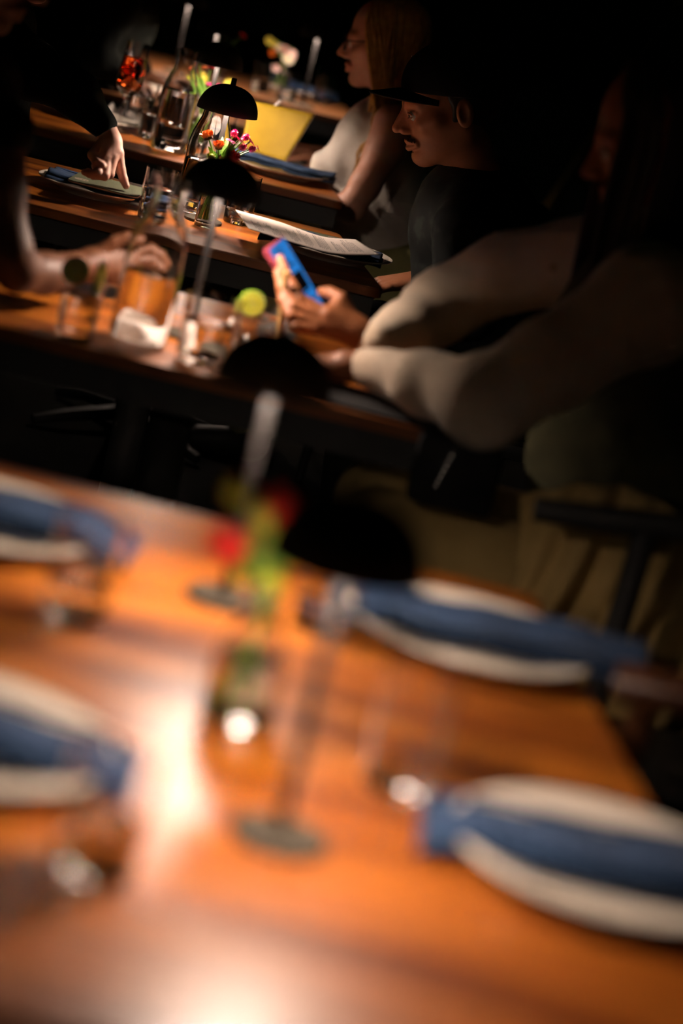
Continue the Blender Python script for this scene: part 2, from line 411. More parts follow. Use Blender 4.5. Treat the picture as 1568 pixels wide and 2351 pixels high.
# spritz in a stemmed tulip glass
t = thing('spritz_glass', 'stemmed tulip glass of orange-red spritz on the fourth table', 'glass', (-.770, 6.045, .7412), R(0)); t.scale = (1, 1, 1.06)
t.rotation_euler = (0, R(2), 0)
bm = bmesh.new()
o = [(.034, 0), (.0345, .0015), (.012, .004), (.0042, .008), (.0036, .05), (.0038, .075), (.008, .082), (.020, .090), (.030, .104), (.0345, .122), (.0335, .145), (.030, .180), (.0285, .212)]
inn = [(.0270, .212), (.0285, .180), (.0322, .145), (.0331, .122), (.0286, .105), (.0185, .092), (0, .087)]
lathe(bm, [(0, 0)] + o + inn, 48); obj('glass_wall', bm, GLASS, t)
bm = bmesh.new(); lathe(bm, [(0, .0878), (.018, .0926), (.0280, .1055), (.0326, .122), (.0317, .145), (.0285, .176), (0, .1755)], 40); obj('drink', bm, SPRITZ, t)
for k, (x, y, z, a) in enumerate(((.006, -.008, .118, .4), (-.008, .007, .140, 1.2), (.006, .004, .158, .9))):
    bm = bmesh.new(); box(bm, (0, 0, 0), (.024, .024, .02), bevel=.003); bmesh.ops.rotate(bm, matrix=Matrix.Rotation(a, 3, 'Y') @ Matrix.Rotation(a * 2, 3, 'Z'), verts=bm.verts)
    bmesh.ops.translate(bm, vec=(x, y, z), verts=bm.verts); obj('ice_cube', bm, SPRITZ if k else CLOUDY, t)

# lime wheels and cocktail glasses on the second table
RIND = mat('lime_rind', (.16, .38, .02), .4); PULP = mottle('lime_pulp', (.50, .58, .03), (.66, .68, .08), 160, .35); PITH = mat('lime_pith', (.78, .80, .45), .5)
def lime(label, loc, rot, r=.021):
    t = thing('lime_wheel', label, 'lime', loc, 0, 'lime wheels on the drinks'); t.rotation_euler = rot
    bm = bmesh.new(); lathe(bm, [(r * .93, -.0025), (r, -.0022), (r, .0022), (r * .93, .0025), (r * .93, -.0025)], 36); obj('rind', bm, RIND, t)
    bm = bmesh.new(); lathe(bm, [(0, -.0020), (r * .925, -.0022), (r * .925, .0022), (0, .0020)], 36); obj('pith', bm, PITH, t)
    for k in range(9):
        bm = bmesh.new(); a0, a1 = 2 * PI * (k + .07) / 9, 2 * PI * (k + .93) / 9
        top = []
        for z in (-.0029, .0029):
            p = [(r * .07 * math.cos((a0 + a1) / 2), r * .07 * math.sin((a0 + a1) / 2), z)] + [(r * .85 * math.cos(a0 + (a1 - a0) * q / 4), r * .85 * math.sin(a0 + (a1 - a0) * q / 4), z) for q in range(5)]
            top.append([bm.verts.new(x) for x in p])
        bm.faces.new(top[0]); bm.faces.new(top[1])
        for i in range(6): bm.faces.new((top[0][i], top[0][(i + 1) % 6], top[1][(i + 1) % 6], top[1][i]))
        obj('segment', bm, PULP, t, smooth=False)
    return t
tumbler('short cocktail glass with a lime wheel and straw, left of the phone', (-.165, 3.70, .74), r=.038, h=.078, fill=.6, group='cocktail glasses', name='cocktail_glass')
lime('bright lime wheel facing the camera on the cocktail glass left of the phone', (-.209, 3.66, .812), (R(82), 0, R(12)))
for k, (x, y, z, a) in enumerate(((-.178, 3.69, .768, .5), (-.155, 3.705, .775, 1.1))):
    bm = bmesh.new(); box(bm, (0, 0, 0), (.026, .026, .024), bevel=.003); bmesh.ops.rotate(bm, matrix=Matrix.Rotation(a, 3, 'X') @ Matrix.Rotation(a, 3, 'Z'), verts=bm.verts)
    o = obj('ice_cube', bm, CLOUDY); o.location = (x, y, z); tag(o, 'upper ice cube in the cocktail glass left of the phone' if k else 'lower ice cube in the cocktail glass left of the phone', 'ice')
bm = bmesh.new(); tube(bm, [(-.158, 3.665, .755), (-.168, 3.65, .874)], .0046, 12)
tag(obj('straw', bm, mat('kraft_straw', (.62, .40, .16), .6)), 'tan paper straw standing in the cocktail in front of the phone', 'straw')
tumbler('slim cocktail glass with two lime wheels at the far left of the second table', (-.437, 3.432, .74), r=.030, h=.088, fill=.75, group='cocktail glasses', name='cocktail_glass')
lime('lime wheel seen edge-on on the left cocktail glass', (-.4165, 3.42, .836), (R(90), 0, R(82)), .024)
lime('dark back-lit lime wheel left of the edge-on one', (-.453, 3.425, .838), (R(90), 0, R(15)))
def crumple(name, label, loc, sx, sy, hgt, m, seed, cat):
    rr = np.random.RandomState(seed); ph = rr.rand(8) * 6
    def f(u, v):
        x = (u - .5) * sx; y = (v - .5) * sy
        z = hgt * (.55 + .3 * math.sin(u * 7 + ph[0] + 3 * v) + .22 * math.sin(v * 9 + ph[1] + 4 * u) + .12 * math.sin(u * 19 + v * 13 + ph[2]))
        e = min(u, v, 1 - u, 1 - v); z *= min(1, e * 5 + .12)
        return (x + .006 * math.sin(v * 11 + ph[3]), y + .006 * math.sin(u * 12 + ph[4]), abs(z) + .001)
    o = grid_mesh(name, f, 28, 22, m, None, .0016); o.location = loc; return tag(o, label, cat)
crumple('paper_napkin', 'small white napkin bunched behind the blurred carafe on the second table', (-.378, 3.600, .741), .050, .05, .032, WLIN, 6, 'napkin')
crumple('linen_napkin', 'white linen bunched behind the tumblers at the left of the fourth table', (-.800, 6.295, .741), .10, .08, .05, WLIN, 5, 'napkin')
crumple('paper_napkin', 'crumpled white napkin beside the cocktail glass on the second table', (-.216, 3.622, .741), .052, .072, .045, WLIN, 3, 'napkin')

# ------------------------------------------------------------------ plates and napkins
def plate(label, loc, r=.13):
    t = thing('dinner_plate', label, 'plate', loc, 0, 'ivory dinner plates')
    bm = bmesh.new()
    pr = [(0, .003), (r * .5, .003), (r * .54, 0), (r * .60, 0), (r * .64, .005), (r * .86, .013), (r * .99, .0185), (r, .0195), (r * .995, .0212), (r * .97, .0212), (r * .84, .0165), (r * .68, .0100), (r * .60, .0072), (0, .0068)]
    lathe(bm, pr, 72); obj('body', bm, CER, t)
    return t
plate('plate with navy napkin on the nearest table, bottom right', (.274, 1.835, .74))
plate('plate with navy napkin at the far right of the nearest table', (.158, 2.382, .74))
plate('plate cut by the left edge, behind on the nearest table', (-.361, 2.376, .74))
plate('plate cut by the left edge, in front on the nearest table', (-.256, 1.774, .74))
plate('plate under the navy napkin and green board, left of the third table', (-.640, 4.885, .74), .12)
plate('plate in the shade under the white menu sheet', (-.150, 4.83, .74), .13)
plate('plate under the navy napkin on the fourth table, below the yellow card', (-.350, 5.975, .74), .125)
plate('bright plate behind the spritz glass at the left of the fourth table', (-.845, 6.13, .74), .12)
plate('pale plate seen above the spritz glass at the left of the fifth table', (-.845, 7.14, .74), .11)
plate('small plate on the farthest table', (-.50, 8.33, .74), .10)
def napkin(label, loc, L=.30, W=.115, rz=0, seed=1, droop=(0, 0), m=NAVY, group='folded navy napkins'):
    rr = np.random.RandomState(seed); ph = rr.rand(6) * 6
    t = thing('napkin', label, 'napkin', loc, rz, group)
    for lay in range(2):
        sh = .92 - .10 * lay
        def f(u, v, lay=lay, sh=sh):
            x = (u - .5) * L * (1 - .02 * lay); y = (v - .5) * W * sh
            z = .0045 + .008 * lay + .0035 * math.sin(u * 5 + ph[0] + lay) + .004 * math.cos(v * 6 + ph[1] + 1.5 * u) * (1 + lay) * .6 + .0015 * math.sin(u * 23 + ph[2])
            e = min(v, 1 - v); z -= .004 * max(0, 1 - e * 9)
            if u < .2: z += droop[0] * ((.2 - u) / .2) ** 1.5; y *= 1 + .1 * (.2 - u) / .2
            if u > .8: z += droop[1] * ((u - .8) / .2) ** 1.5
            return (x, y + .004 * math.sin(u * 8 + ph[3]), z)
        grid_mesh('lower_fold' if lay == 0 else 'upper_fold', f, 40, 16, m, t, .0045)
    bm = bmesh.new()
    for s in (-1, 1):
        pts = [((k / 20 - .5) * L * .96, s * W * .40 + .004 * math.sin(k / 20 * 8 + ph[3]), .013 + .003 * math.sin(k / 20 * 5 + ph[0] + 1)) for k in range(21)]
        if droop[0]: pts = [(x, y, z + (droop[0] * ((.2 - k / 20) / .2) ** 1.5 if k / 20 < .2 else 0)) for k, (x, y, z) in enumerate(pts)]
        if droop[1]: pts = [(x, y, z + (droop[1] * ((k / 20 - .8) / .2) ** 1.5 if k / 20 > .8 else 0)) for k, (x, y, z) in enumerate(pts)]
        tube(bm, pts, .0026, 8)
    obj('hem', bm, m, t)
    return t
napkin('navy napkin folded over the bottom right plate of the nearest table', (.286, 1.835, .7575), L=.33, seed=1, droop=(-.014, 0))
napkin('navy napkin over the far right plate of the nearest table', (.176, 2.385, .7575), L=.34, seed=2, droop=(-.014, 0))
napkin('navy napkin on the rear plate at the left edge of the nearest table', (-.355, 2.378, .7575), L=.32, seed=3, droop=(0, -.012))
napkin('navy napkin on the front plate at the left edge of the nearest table', (-.262, 1.776, .7575), L=.32, seed=4, droop=(0, -.012))
napkin('navy napkin under the green board at the left of the third table', (-.615, 4.86, .7575), L=.24, seed=5)
napkin('navy napkin under the white menu sheet', (-.165, 4.80, .7575), L=.25, W=.11, seed=6)
napkin('navy napkin lying below the yellow card on the fourth table', (-.345, 5.970, .7575), L=.27, seed=7)
napkin('small navy napkin on the farthest table', (-.45, 8.34, .760), L=.2, seed=9)

# ------------------------------------------------------------------ menus
NE = [(-.299, 4.575, .7915), (-.208, 4.575, .7855), (-.131, 4.575, .7845), (-.044, 4.600, .7995)]
FE = [(-.3480, 4.790, .7915), (-.2590, 4.790, .7890), (-.1680, 4.775, .7830), (-.1010, 4.790, .7910)]
ne = spline(NE, 60); fe = spline(FE, 60)
def sheet_f(u, v, off=0):
    k = u * 59; i = min(int(k), 58); s = k - i
    a = ne[i] * (1 - s) + ne[i + 1] * s; b = fe[i] * (1 - s) + fe[i + 1] * s
    p = a * (1 - v) + b * v; return (p[0], p[1], p[2] + off)
t = thing('menu_sheet', 'curled white menu sheet in front of the man in the black cap', 'menu', (0, 0, 0))
grid_mesh('paper', sheet_f, 50, 16, PAPER, t, .0006)
bm = bmesh.new(); rr = random.Random(5)
def line_on(bm, u0, u1, v0, v1, n=6):
    a = []; b = []
    for k in range(n + 1):
        v = v0 + (v1 - v0) * k / n; a.append(bm.verts.new(sheet_f(u0, v, .0007))); b.append(bm.verts.new(sheet_f(u1, v, .0007)))
    for k in range(n): bm.faces.new((a[k], b[k], b[k + 1], a[k + 1]))
u = .07
blocks = [(.07, 4, .45), (.20, 5, .30), (.34, 5, .55), (.45, 5, .75), (.575, 6, .8), (.71, 4, .6), (.80, 7, .85)]
for b0, n, ln in blocks:
    for k in range(n):
        uu = b0 + k * .0165
        if uu > .95: break
        v = .12 + rr.random() * .1
        end = min(.9, v + ln * (.6 + .4 * rr.random()))
        while v < end:
            wv = .03 + rr.random() * .09; line_on(bm, uu, uu + (.0055 if (k or b0 < .5) else .008), v, min(v + wv, end), 2); v += wv + .018
for q in range(14):
    uu = .165 + .05 * rr.random(); v = .38 + .24 * rr.random(); line_on(bm, uu, uu + .006, v, v + .03, 1)
obj('printed_text', bm, INK, t, smooth=False, recalc=False)
def board(label, loc, L, W, rz, logo_at, tilt=(0, 0)):
    t = thing('menu_board', label, 'menu', loc, rz, 'green menu boards with a pale oval emblem'); t.rotation_euler = (tilt[0], tilt[1], rz)
    for nm, z0, z1, m, g in (('card_edge', 0, .0022, EDGE, 0), ('cover', .0023, .0036, BOARD, .0012)):
        bm = bmesh.new(); pts = []; r = .014
        for cx, cy, a0 in ((L / 2 - r, W / 2 - r, 0), (-L / 2 + r, W / 2 - r, 90), (-L / 2 + r, -W / 2 + r, 180), (L / 2 - r, -W / 2 + r, 270)):
            for k in range(7): a = R(a0 + 15 * k); pts.append((cx + (r - g) * math.cos(a), cy + (r - g) * math.sin(a)))
        a = [bm.verts.new((x, y, z0)) for x, y in pts]; b = [bm.verts.new((x, y, z1)) for x, y in pts]
        bm.faces.new(a[::-1]); bm.faces.new(b)
        for i in range(len(a)): bm.faces.new((a[i], a[(i + 1) % len(a)], b[(i + 1) % len(a)], b[i]))
        obj(nm, bm, m, t, smooth=False)
    bm = bmesh.new(); lx, ly = logo_at; A, B = .014, .009
    def ring(A, B, w, x=lx, y=ly, n=28, a0=0, a1=2 * PI):
        va = []; vb = []
        for k in range(n + 1):
            a = a0 + (a1 - a0) * k / n
            va.append(bm.verts.new((x + A * math.cos(a), y + B * math.sin(a), .0038))); vb.append(bm.verts.new((x + (A - w) * math.cos(a), y + (B - w) * math.sin(a), .0038)))
        for k in range(n): bm.faces.new((va[k], va[k + 1], vb[k + 1], vb[k]))
    def bar(x0, y0, x1, y1, w=.0009):
        d = Vector((x1 - x0, y1 - y0)).normalized(); n_ = Vector((-d.y, d.x)) * w / 2
        bm.faces.new([bm.verts.new((lx + x + s * n_.x, ly + y + s * n_.y, .0038)) for x, y, s in ((x0, y0, 1), (x1, y1, 1), (x1, y1, -1), (x0, y0, -1))])
    ring(A, B, .0012); ring(A - .0025, B - .0025, .0006)
    # three rounded capitals inside the oval, drawn as strokes
    ring(.0022, .0032, .0009, lx - .0062, ly); bar(-.0022, .003, -.0022, -.003); bar(-.0022, .003, .001, .003); bar(-.0022, 0, .0004, 0); bar(-.0022, -.003, .001, -.003)
    ring(.0024, .0018, .0009, lx + .0055, ly + .0014, 10, R(30), R(270)); ring(.0024, .0018, .0009, lx + .0055, ly - .0014, 10, R(-150), R(90))
    obj('emblem', bm, EDGE, t, smooth=False, recalc=False)
    return t
board('green board with pale oval emblem under the pointing hand', (-.604, 4.775, .7790), .145, .11, R(-4), (-.050, -.020), tilt=(R(3), R(0)))
board('green board with pale oval emblem under the white menu sheet', (-.215, 4.800, .7745), .185, .10, R(3), (.072, .028))
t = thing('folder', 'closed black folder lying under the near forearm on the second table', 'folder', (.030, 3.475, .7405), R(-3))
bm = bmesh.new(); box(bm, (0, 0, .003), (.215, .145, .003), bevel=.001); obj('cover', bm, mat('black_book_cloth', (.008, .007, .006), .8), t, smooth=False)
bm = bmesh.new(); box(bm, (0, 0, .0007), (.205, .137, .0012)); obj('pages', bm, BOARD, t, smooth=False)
t = thing('menu_card', 'mustard yellow menu card held upright over the fourth table', 'menu', (0, 0, 0))
ye = [(-.303, 6.10, .893), (-.347, 6.07, .762), (-.461, 6.08, .764), (-.470, 6.12, .885)]
def yf(u, v):
    a = np.array(ye[3]) * (1 - u) + np.array(ye[0]) * u; b = np.array(ye[2]) * (1 - u) + np.array(ye[1]) * u
    p = a * v + b * (1 - v); return (p[0], p[1] + .012 * math.sin(u * PI), p[2])
grid_mesh('cover', yf, 16, 12, YEL, t, .003)
def yf2(u, v):
    p = yf(.012 + u * .976, .012 + v * .976); return (p[0] + .004, p[1] + .0045, p[2] + .001)
grid_mesh('inner_page', yf2, 14, 10, PAPER, t, .0012)

# ------------------------------------------------------------------ flowers and vases
PET = {n: mottle('petal_' + n, a, b, 70, .5, sub=.15) for n, a, b in (
    ('red', (.62, .012, .012), (.80, .03, .02)), ('orange', (.62, .12, .01), (.85, .25, .02)), ('yellow', (.72, .58, .06), (.85, .72, .14)),
    ('magenta', (.80, .02, .22), (.92, .10, .38)), ('pink', (.85, .52, .44), (.92, .68, .60)), ('cream', (.80, .72, .50), (.90, .82, .62)),
    ('chartreuse', (.36, .42, .02), (.50, .55, .05)), ('coral', (.80, .16, .06), (.9, .28, .1)), ('crimson', (.45, .005, .02), (.62, .01, .03)))}
DISK = mat('flower_centre', (.06, .018, .006), .8)
def bloom(kind, r, colour, parent, p, d, seed):
    """kind: ball (pompom), cup (layered petals), flat (fringed five petals)."""
    rr = random.Random(seed); bm = bmesh.new()
    q = Vector((0, 0, 1)).rotation_difference(Vector(d).normalized()).to_matrix().to_4x4(); q.translation = Vector(p)
    def petal(a, el_, L, w, cup, z0=0):
        n, mw = 5, 3; g = []
        for i in range(n):
            s = i / (n - 1); row = []
            ww = w * math.sin(PI * (.12 + .80 * s)) ** .7
            for j in range(-1, 2):
                ang = el_ + cup * s
                x = L * s * math.cos(ang) ; z = z0 + L * s * math.sin(ang); y = ww * j
                z += abs(j) * ww * .25
                row.append(bm.verts.new((x * math.cos(a) - y * math.sin(a), x * math.sin(a) + y * math.cos(a), z)))
            g.append(row)
        for i in range(n - 1):
            for j in range(2): bm.faces.new((g[i][j], g[i][j + 1], g[i + 1][j + 1], g[i + 1][j]))
    if kind == 'ball':
        lathe(bm, [(0, -r * .62)] + [(r * .66 * math.cos(a), r * .62 * math.sin(a)) for a in np.linspace(-1.3, 1.3, 9)] + [(0, r * .62)], 16)
        for k in range(70):
            z = 1 - 2 * (k + .5) / 70; a = k * 2.39996; L = r * 1.0
            petal(a, math.asin(z), L, r * .13, .12)
    elif kind == 'cup':
        for ring, (n, e, L, w) in enumerate(((7, .5, 1.15, .42), (7, .85, 1.1, .38), (6, 1.1, 1.0, .32), (5, 1.3, .85, .24))):
            for k in range(n): petal(2 * PI * (k + .5 * ring) / n + rr.random() * .2, e, r * L, r * w, .35)
    else:
        for k in range(5): petal(2 * PI * k / 5 + rr.random() * .2, .25, r, r * .48, -.1)
        for k in range(5): petal(2 * PI * (k + .5) / 5, .5, r * .75, r * .35, -.1)
    bmesh.ops.transform(bm, matrix=q, verts=bm.verts)
    o = obj('bloom', bm, PET[colour], parent, recalc=False)
    o['label'] = {'crimson': 'dark crimson', 'coral': 'coral red'}.get(colour, colour) + ' bloom'
    if kind == 'cup':
        bm = bmesh.new(); lathe(bm, [(0, 0), (r * .45, r * .1), (r * .5, r * .45), (r * .3, r * .62), (0, r * .66)], 14); bmesh.ops.transform(bm, matrix=q, verts=bm.verts)
        obj('flower_centre', bm, DISK, o)
    return o
def leaf(bm, p, d, L, w):
    d = Vector(d).normalized(); s = d.cross(Vector((0, 1, .2))).normalized(); rows = []
    for i in range(6):
        t_ = i / 5; c = Vector(p) + d * L * t_ + Vector((0, 0, -.25 * L * t_ * t_)); ww = w * math.sin(PI * (.08 + .9 * t_))
        rows.append([bm.verts.new(c - s * ww), bm.verts.new(c + Vector((0, 0, -ww * .3))), bm.verts.new(c + s * ww)])
    for i in range(5):
        for j in range(2): bm.faces.new((rows[i][j], rows[i][j + 1], rows[i + 1][j + 1], rows[i + 1][j]))
def vase(label, loc, flowers, h=.125, leaves=8, seed=1, rb=.030):
    """a clear bottle with water; the flowers stand in it as one bunch."""
    t = thing('bud_vase', label.replace('FLOWERS', 'flowers'), 'vase', (loc[0], loc[1], loc[2] + .0008), 0, 'glass bud vases')
    o = [(rb * .8, 0), (rb * .97, .0015), (rb, .006), (rb, .045), (rb * .93, .062), (rb * .68, .080), (rb * .50, .094), (rb * .46, h - .006), (rb * .56, h)]
    bm = bmesh.new(); lathe(bm, glass_shell(o, .0018, .010), 40); obj('glass_wall', bm, GLASS, t)
    bm = bmesh.new(); lathe(bm, [(0, .0105), (rb - .0022, .0105), (rb - .0022, .045), (rb * .93 - .0022, .060), (0, .0596)], 36); obj('water', bm, WATER, t)
    return t
def bunch(label, loc, flowers, h=.125, leaves=8, seed=1, rb=.030):
    rr = random.Random(seed); L = Vector(loc)
    t = thing('flower_bunch', label, 'flowers', loc)
    bm = bmesh.new()
    for i, (kind, r, colr, p) in enumerate(flowers):
        e = Vector(p) - L; a = 2 * PI * rr.random(); m = Vector((rb * .22 * math.cos(a), rb * .22 * math.sin(a), h)); b = Vector((-m.x * 2.2, -m.y * 2.2, .016))
        mid = m.lerp(e, .5) + Vector((0, 0, .006)); pts = spline([b, m, mid, e], 14)
        tube(bm, [tuple(x) for x in pts], .0019 if r > .01 else .0013, 6)
        d = Vector(pts[-1]) - Vector(pts[-2])
        bloom(kind, r, colr, t, e, d, seed * 31 + i)
    obj('stem', bm, LEAF, t)
    for k in range(leaves):
        bm = bmesh.new(); a = 2 * PI * rr.random(); z = h + .005 + .03 * rr.random()
        leaf(bm, (rb * .2 * math.cos(a), rb * .2 * math.sin(a), z), (math.cos(a) * .6, math.sin(a) * .6, 1), .035 + .02 * rr.random(), .0045)
        obj('leaf', bm, LEAF, t, recalc=False)
    return t
def vb(l1, l2, loc, fl, **k): vase(l1, loc, fl, **k); bunch(l2, loc, fl, **k)
vb('clear bud vase in the middle of the nearest table', 'red and yellow-green flowers in the bud vase on the nearest table', (-.046, 1.995, .74),
   [('ball', .023, 'red', (-.086, 2.0, .890)), ('ball', .020, 'red', (-.052, 2.0, .933)), ('ball', .016, 'chartreuse', (-.090, 2.0, .938)),
    ('ball', .017, 'chartreuse', (-.062, 2.01, .907)), ('ball', .013, 'chartreuse', (-.046, 1.99, .872)), ('ball', .014, 'yellow', (-.064, 1.99, .925)), ('flat', .015, 'chartreuse', (-.066, 2.02, .868))], leaves=12, seed=2, rb=.033, h=.118)
vb('clear bud vase in front of the lamp on the third table', 'orange, magenta and brown flowers above the bud vase on the third table', (-.403, 4.806, .74),
   [('cup', .019, 'orange', (-.430, 4.80, .912)), ('cup', .016, 'orange', (-.407, 4.79, .900)), ('ball', .0145, 'crimson', (-.374, 4.78, .893)),
    ('ball', .0095, 'magenta', (-.386, 4.82, .934)), ('flat', .0125, 'magenta', (-.374, 4.81, .925)), ('ball', .0095, 'magenta', (-.362, 4.82, .932)),
    ('flat', .0125, 'magenta', (-.352, 4.82, .926)), ('ball', .0095, 'magenta', (-.344, 4.81, .914)), ('flat', .0125, 'magenta', (-.388, 4.80, .918)),
    ('ball', .0095, 'magenta', (-.362, 4.80, .914)), ('ball', .010, 'chartreuse', (-.418, 4.79, .882)), ('flat', .008, 'crimson', (-.335, 4.82, .917))], leaves=14, seed=5, rb=.0215, h=.118)
vb('bud vase behind the carafe on the fourth table', 'yellow pompoms with red and coral tulips on the fourth table', (-.585, 6.13, .74),
   [('ball', .0175, 'yellow', (-.598, 6.14, .912)), ('ball', .0165, 'yellow', (-.535, 6.14, .914)), ('cup', .013, 'coral', (-.600, 6.15, .928)), ('cup', .012, 'crimson', (-.586, 6.15, .934)),
    ('cup', .011, 'coral', (-.622, 6.12, .925)), ('flat', .010, 'magenta', (-.553, 6.12, .900)), ('flat', .010, 'magenta', (-.578, 6.12, .900)), ('ball', .009, 'chartreuse', (-.630, 6.13, .905)),
    ('cup', .010, 'orange', (-.615, 6.13, .945)), ('flat', .009, 'magenta', (-.530, 6.13, .895))], leaves=16, seed=8, h=.115)
vb('bud vase on the fifth table, hidden behind the fourth table lamp', 'orange, yellow and red flowers above the fourth table lamp shade', (-.70, 7.58, .74),
   [('cup', .018, 'coral', (-.732, 7.60, .950)), ('ball', .015, 'yellow', (-.700, 7.60, .938)), ('cup', .017, 'red', (-.656, 7.60, .932))], leaves=2, seed=9)
vb('bud vase on the farthest table', 'pale pink and cream flowers on the farthest table', (-.552, 8.30, .74),
   [('ball', .022, 'cream', (-.535, 8.2, .862)), ('cup', .019, 'pink', (-.553, 8.2, .884)), ('ball', .019, 'pink', (-.528, 8.2, .876)), ('cup', .018, 'cream', (-.568, 8.2, .886)),
    ('cup', .016, 'orange', (-.585, 8.2, .868)), ('ball', .016, 'yellow', (-.610, 8.2, .905)), ('ball', .014, 'yellow', (-.592, 8.2, .898)), ('flat', .014, 'pink', (-.566, 8.2, .822))], leaves=6, seed=12, h=.10)

# ------------------------------------------------------------------ people
def head_sdf(P, ears=True):
    ax = P.copy(); ax[..., 1] = np.abs(P[..., 1])
    d = el(P, (-.012, 0, .045), (.100, .076, .084))
    d = smin(d, el(P, (.030, 0, -.020), (.062, .060, .088)), .03)
    d = smin(d, rc(ax, (-.015, .052, -.045), (.062, .014, -.094), .017, .016), .03)
    d = smin(d, rc(P, (.074, -.004, -.093), (.074, .004, -.093), .0175, .0175), .018)
    d = smin(d, rc(ax, (.088, .012, .020), (.076, .042, .020), .011, .010), .014)
    d = smin(d, rc(ax, (.068, .044, -.020), (.05, .056, -.012), .016, .016), .02)
    d = smax(d, -rc(ax, (.1075, .031, .000), (.098, .044, .000), .0135, .0095), .010)
    d = smin(d, rc(P, (.080, 0, .012), (.094, 0, -.026), .0120, .0165), .010)
    d = smin(d, rc(P, (.094, 0, .012), (.118, 0, -.027), .0075, .0105), .010)
    d = smin(d, rc(ax, (.106, .011, -.034), (.098, .013, -.036), .0075, .006), .006)
    d = smax(d, -rc(ax, (.110, .0065, -.0415), (.104, .0065, -.036), .0028, .0028), .002)
    d = smin(d, rc(ax, (.082, .031, .000), (.082, .031, -.001), .0125, .0125), .003)
    d = smin(d, rc(ax, (.093, .020, .007), (.084, .043, .006), .0040, .0035), .004)
    d = smin(d, rc(ax, (.0985, .000, -.0560), (.083, .024, -.0615), .0070, .0045), .005)
    d = smin(d, rc(ax, (.0965, .000, -.0705), (.083, .022, -.0655), .0078, .0045), .005)
    d = smax(d, -rc(ax, (.106, .0, -.0632), (.090, .019, -.0635), .0026, .0018), .002)
    if ears:
        e = el(ax, (-.012, .078, -.004), (.019, .008, .031)); e = smax(e, -el(ax, (-.008, .087, -.002), (.011, .008, .020)), .004)
        d = smin(d, e, .006)
    d = smin(d, rc(P, (-.020, 0, -.07), (-.055, 0, -.19), .052, .058), .03)
    return d
def face_dir(loc, yaw, pitch, roll=0, s=1.0):
    """head built looking along +x; yaw about z, pitch>0 looks down."""
    return Matrix.Translation(loc) @ Matrix.Rotation(yaw, 4, 'Z') @ Matrix.Rotation(pitch, 4, 'Y') @ Matrix.Rotation(roll, 4, 'X') @ Matrix.Scale(s, 4)
def head_shell(m, h): 
    V, F = surf(head_sdf, (-.14, -.10, -.22), (.14, .10, .14), h); return tf(V, m), F
EYE = mat('eye_white', (.70, .66, .60), .15); IRIS = mat('iris', (.05, .03, .015), .1)
def eyes(parent, m):
    for s_ in (-1, 1):
        bm = bmesh.new(); bmesh.ops.create_uvsphere(bm, u_segments=18, v_segments=12, radius=.0118)
        o = obj('eye', bm, EYE, parent, recalc=False); o.matrix_basis = m @ Matrix.Translation((.0850, s_ * .0315, -.0005))
        bm = bmesh.new(); lathe(bm, [(0, .0122), (.0035, .0119), (.0056, .0109), (.0050, .0100), (0, .0100)], 16)
        q = obj('iris', bm, IRIS, o, recalc=False); q.rotation_euler = (0, R(98), 0)
        for zc, nm in ((.0, 'eyelid'),):
            bm = bmesh.new()
            for e_ in (1, -1):
                pts = []
                for k in range(9):
                    a = -1.0 + 2.0 * k / 8; pts.append((.0128 * math.cos(a) * .97, .0128 * math.sin(a), e_ * (.0052 if e_ > 0 else .0060) * math.cos(a * 1.25) + .0003))
                tube(bm, pts, [.0010] + [.0019] * 7 + [.0010], 6)
            obj(nm, bm, SKIN, o, recalc=False)
def finger(P, pts, rs): return chain(P, [(*p, r) for p, r in zip(pts, rs)], .003)
def hand_shell(wrist, palm, fingers, h=.0022, k=.008):
    """palm: list of (a,b,ra,rb) cones; fingers: list of (points, radii)."""
    pts = [np.array(wrist[0]), np.array(wrist[1])] + [np.array(p) for f in fingers for p in f[0]]
    A = np.array(pts)
    def f(P):
        d = rc(P, wrist[0], wrist[1], wrist[2], wrist[3])
        for a, b, ra, rb in palm: d = smin(d, rc(P, a, b, ra, rb), k)
        for p, r in fingers: d = smin(d, finger(P, p, r), .0028)
        return d
    return surf(f, A.min(0) - .045, A.max(0) + .03, h)

def core(tor, near, far, zt=1.0, r=.05):
    """trunk and upper limbs under the clothes, so the body is whole."""
    x, y = tor
    def f(P):
        d = chain(P, [(x, y, .52, .09), (x, y, .80, .085), (x, y, zt, .055), (x - .02, y, zt + .08, .045)], .04)
        for a in (near, far):
            if a: d = smin(d, chain(P, [(x, y, zt - .04, r)] + [(*q, r * .6) for q in a], .02), .03)
        return d
    A = np.array([(x, y, .5), (x, y, zt + .1)] + [q[:3] for q in list(near) + list(far)])
    return surf(f, A.min(0) - .12, A.max(0) + .12, .011)

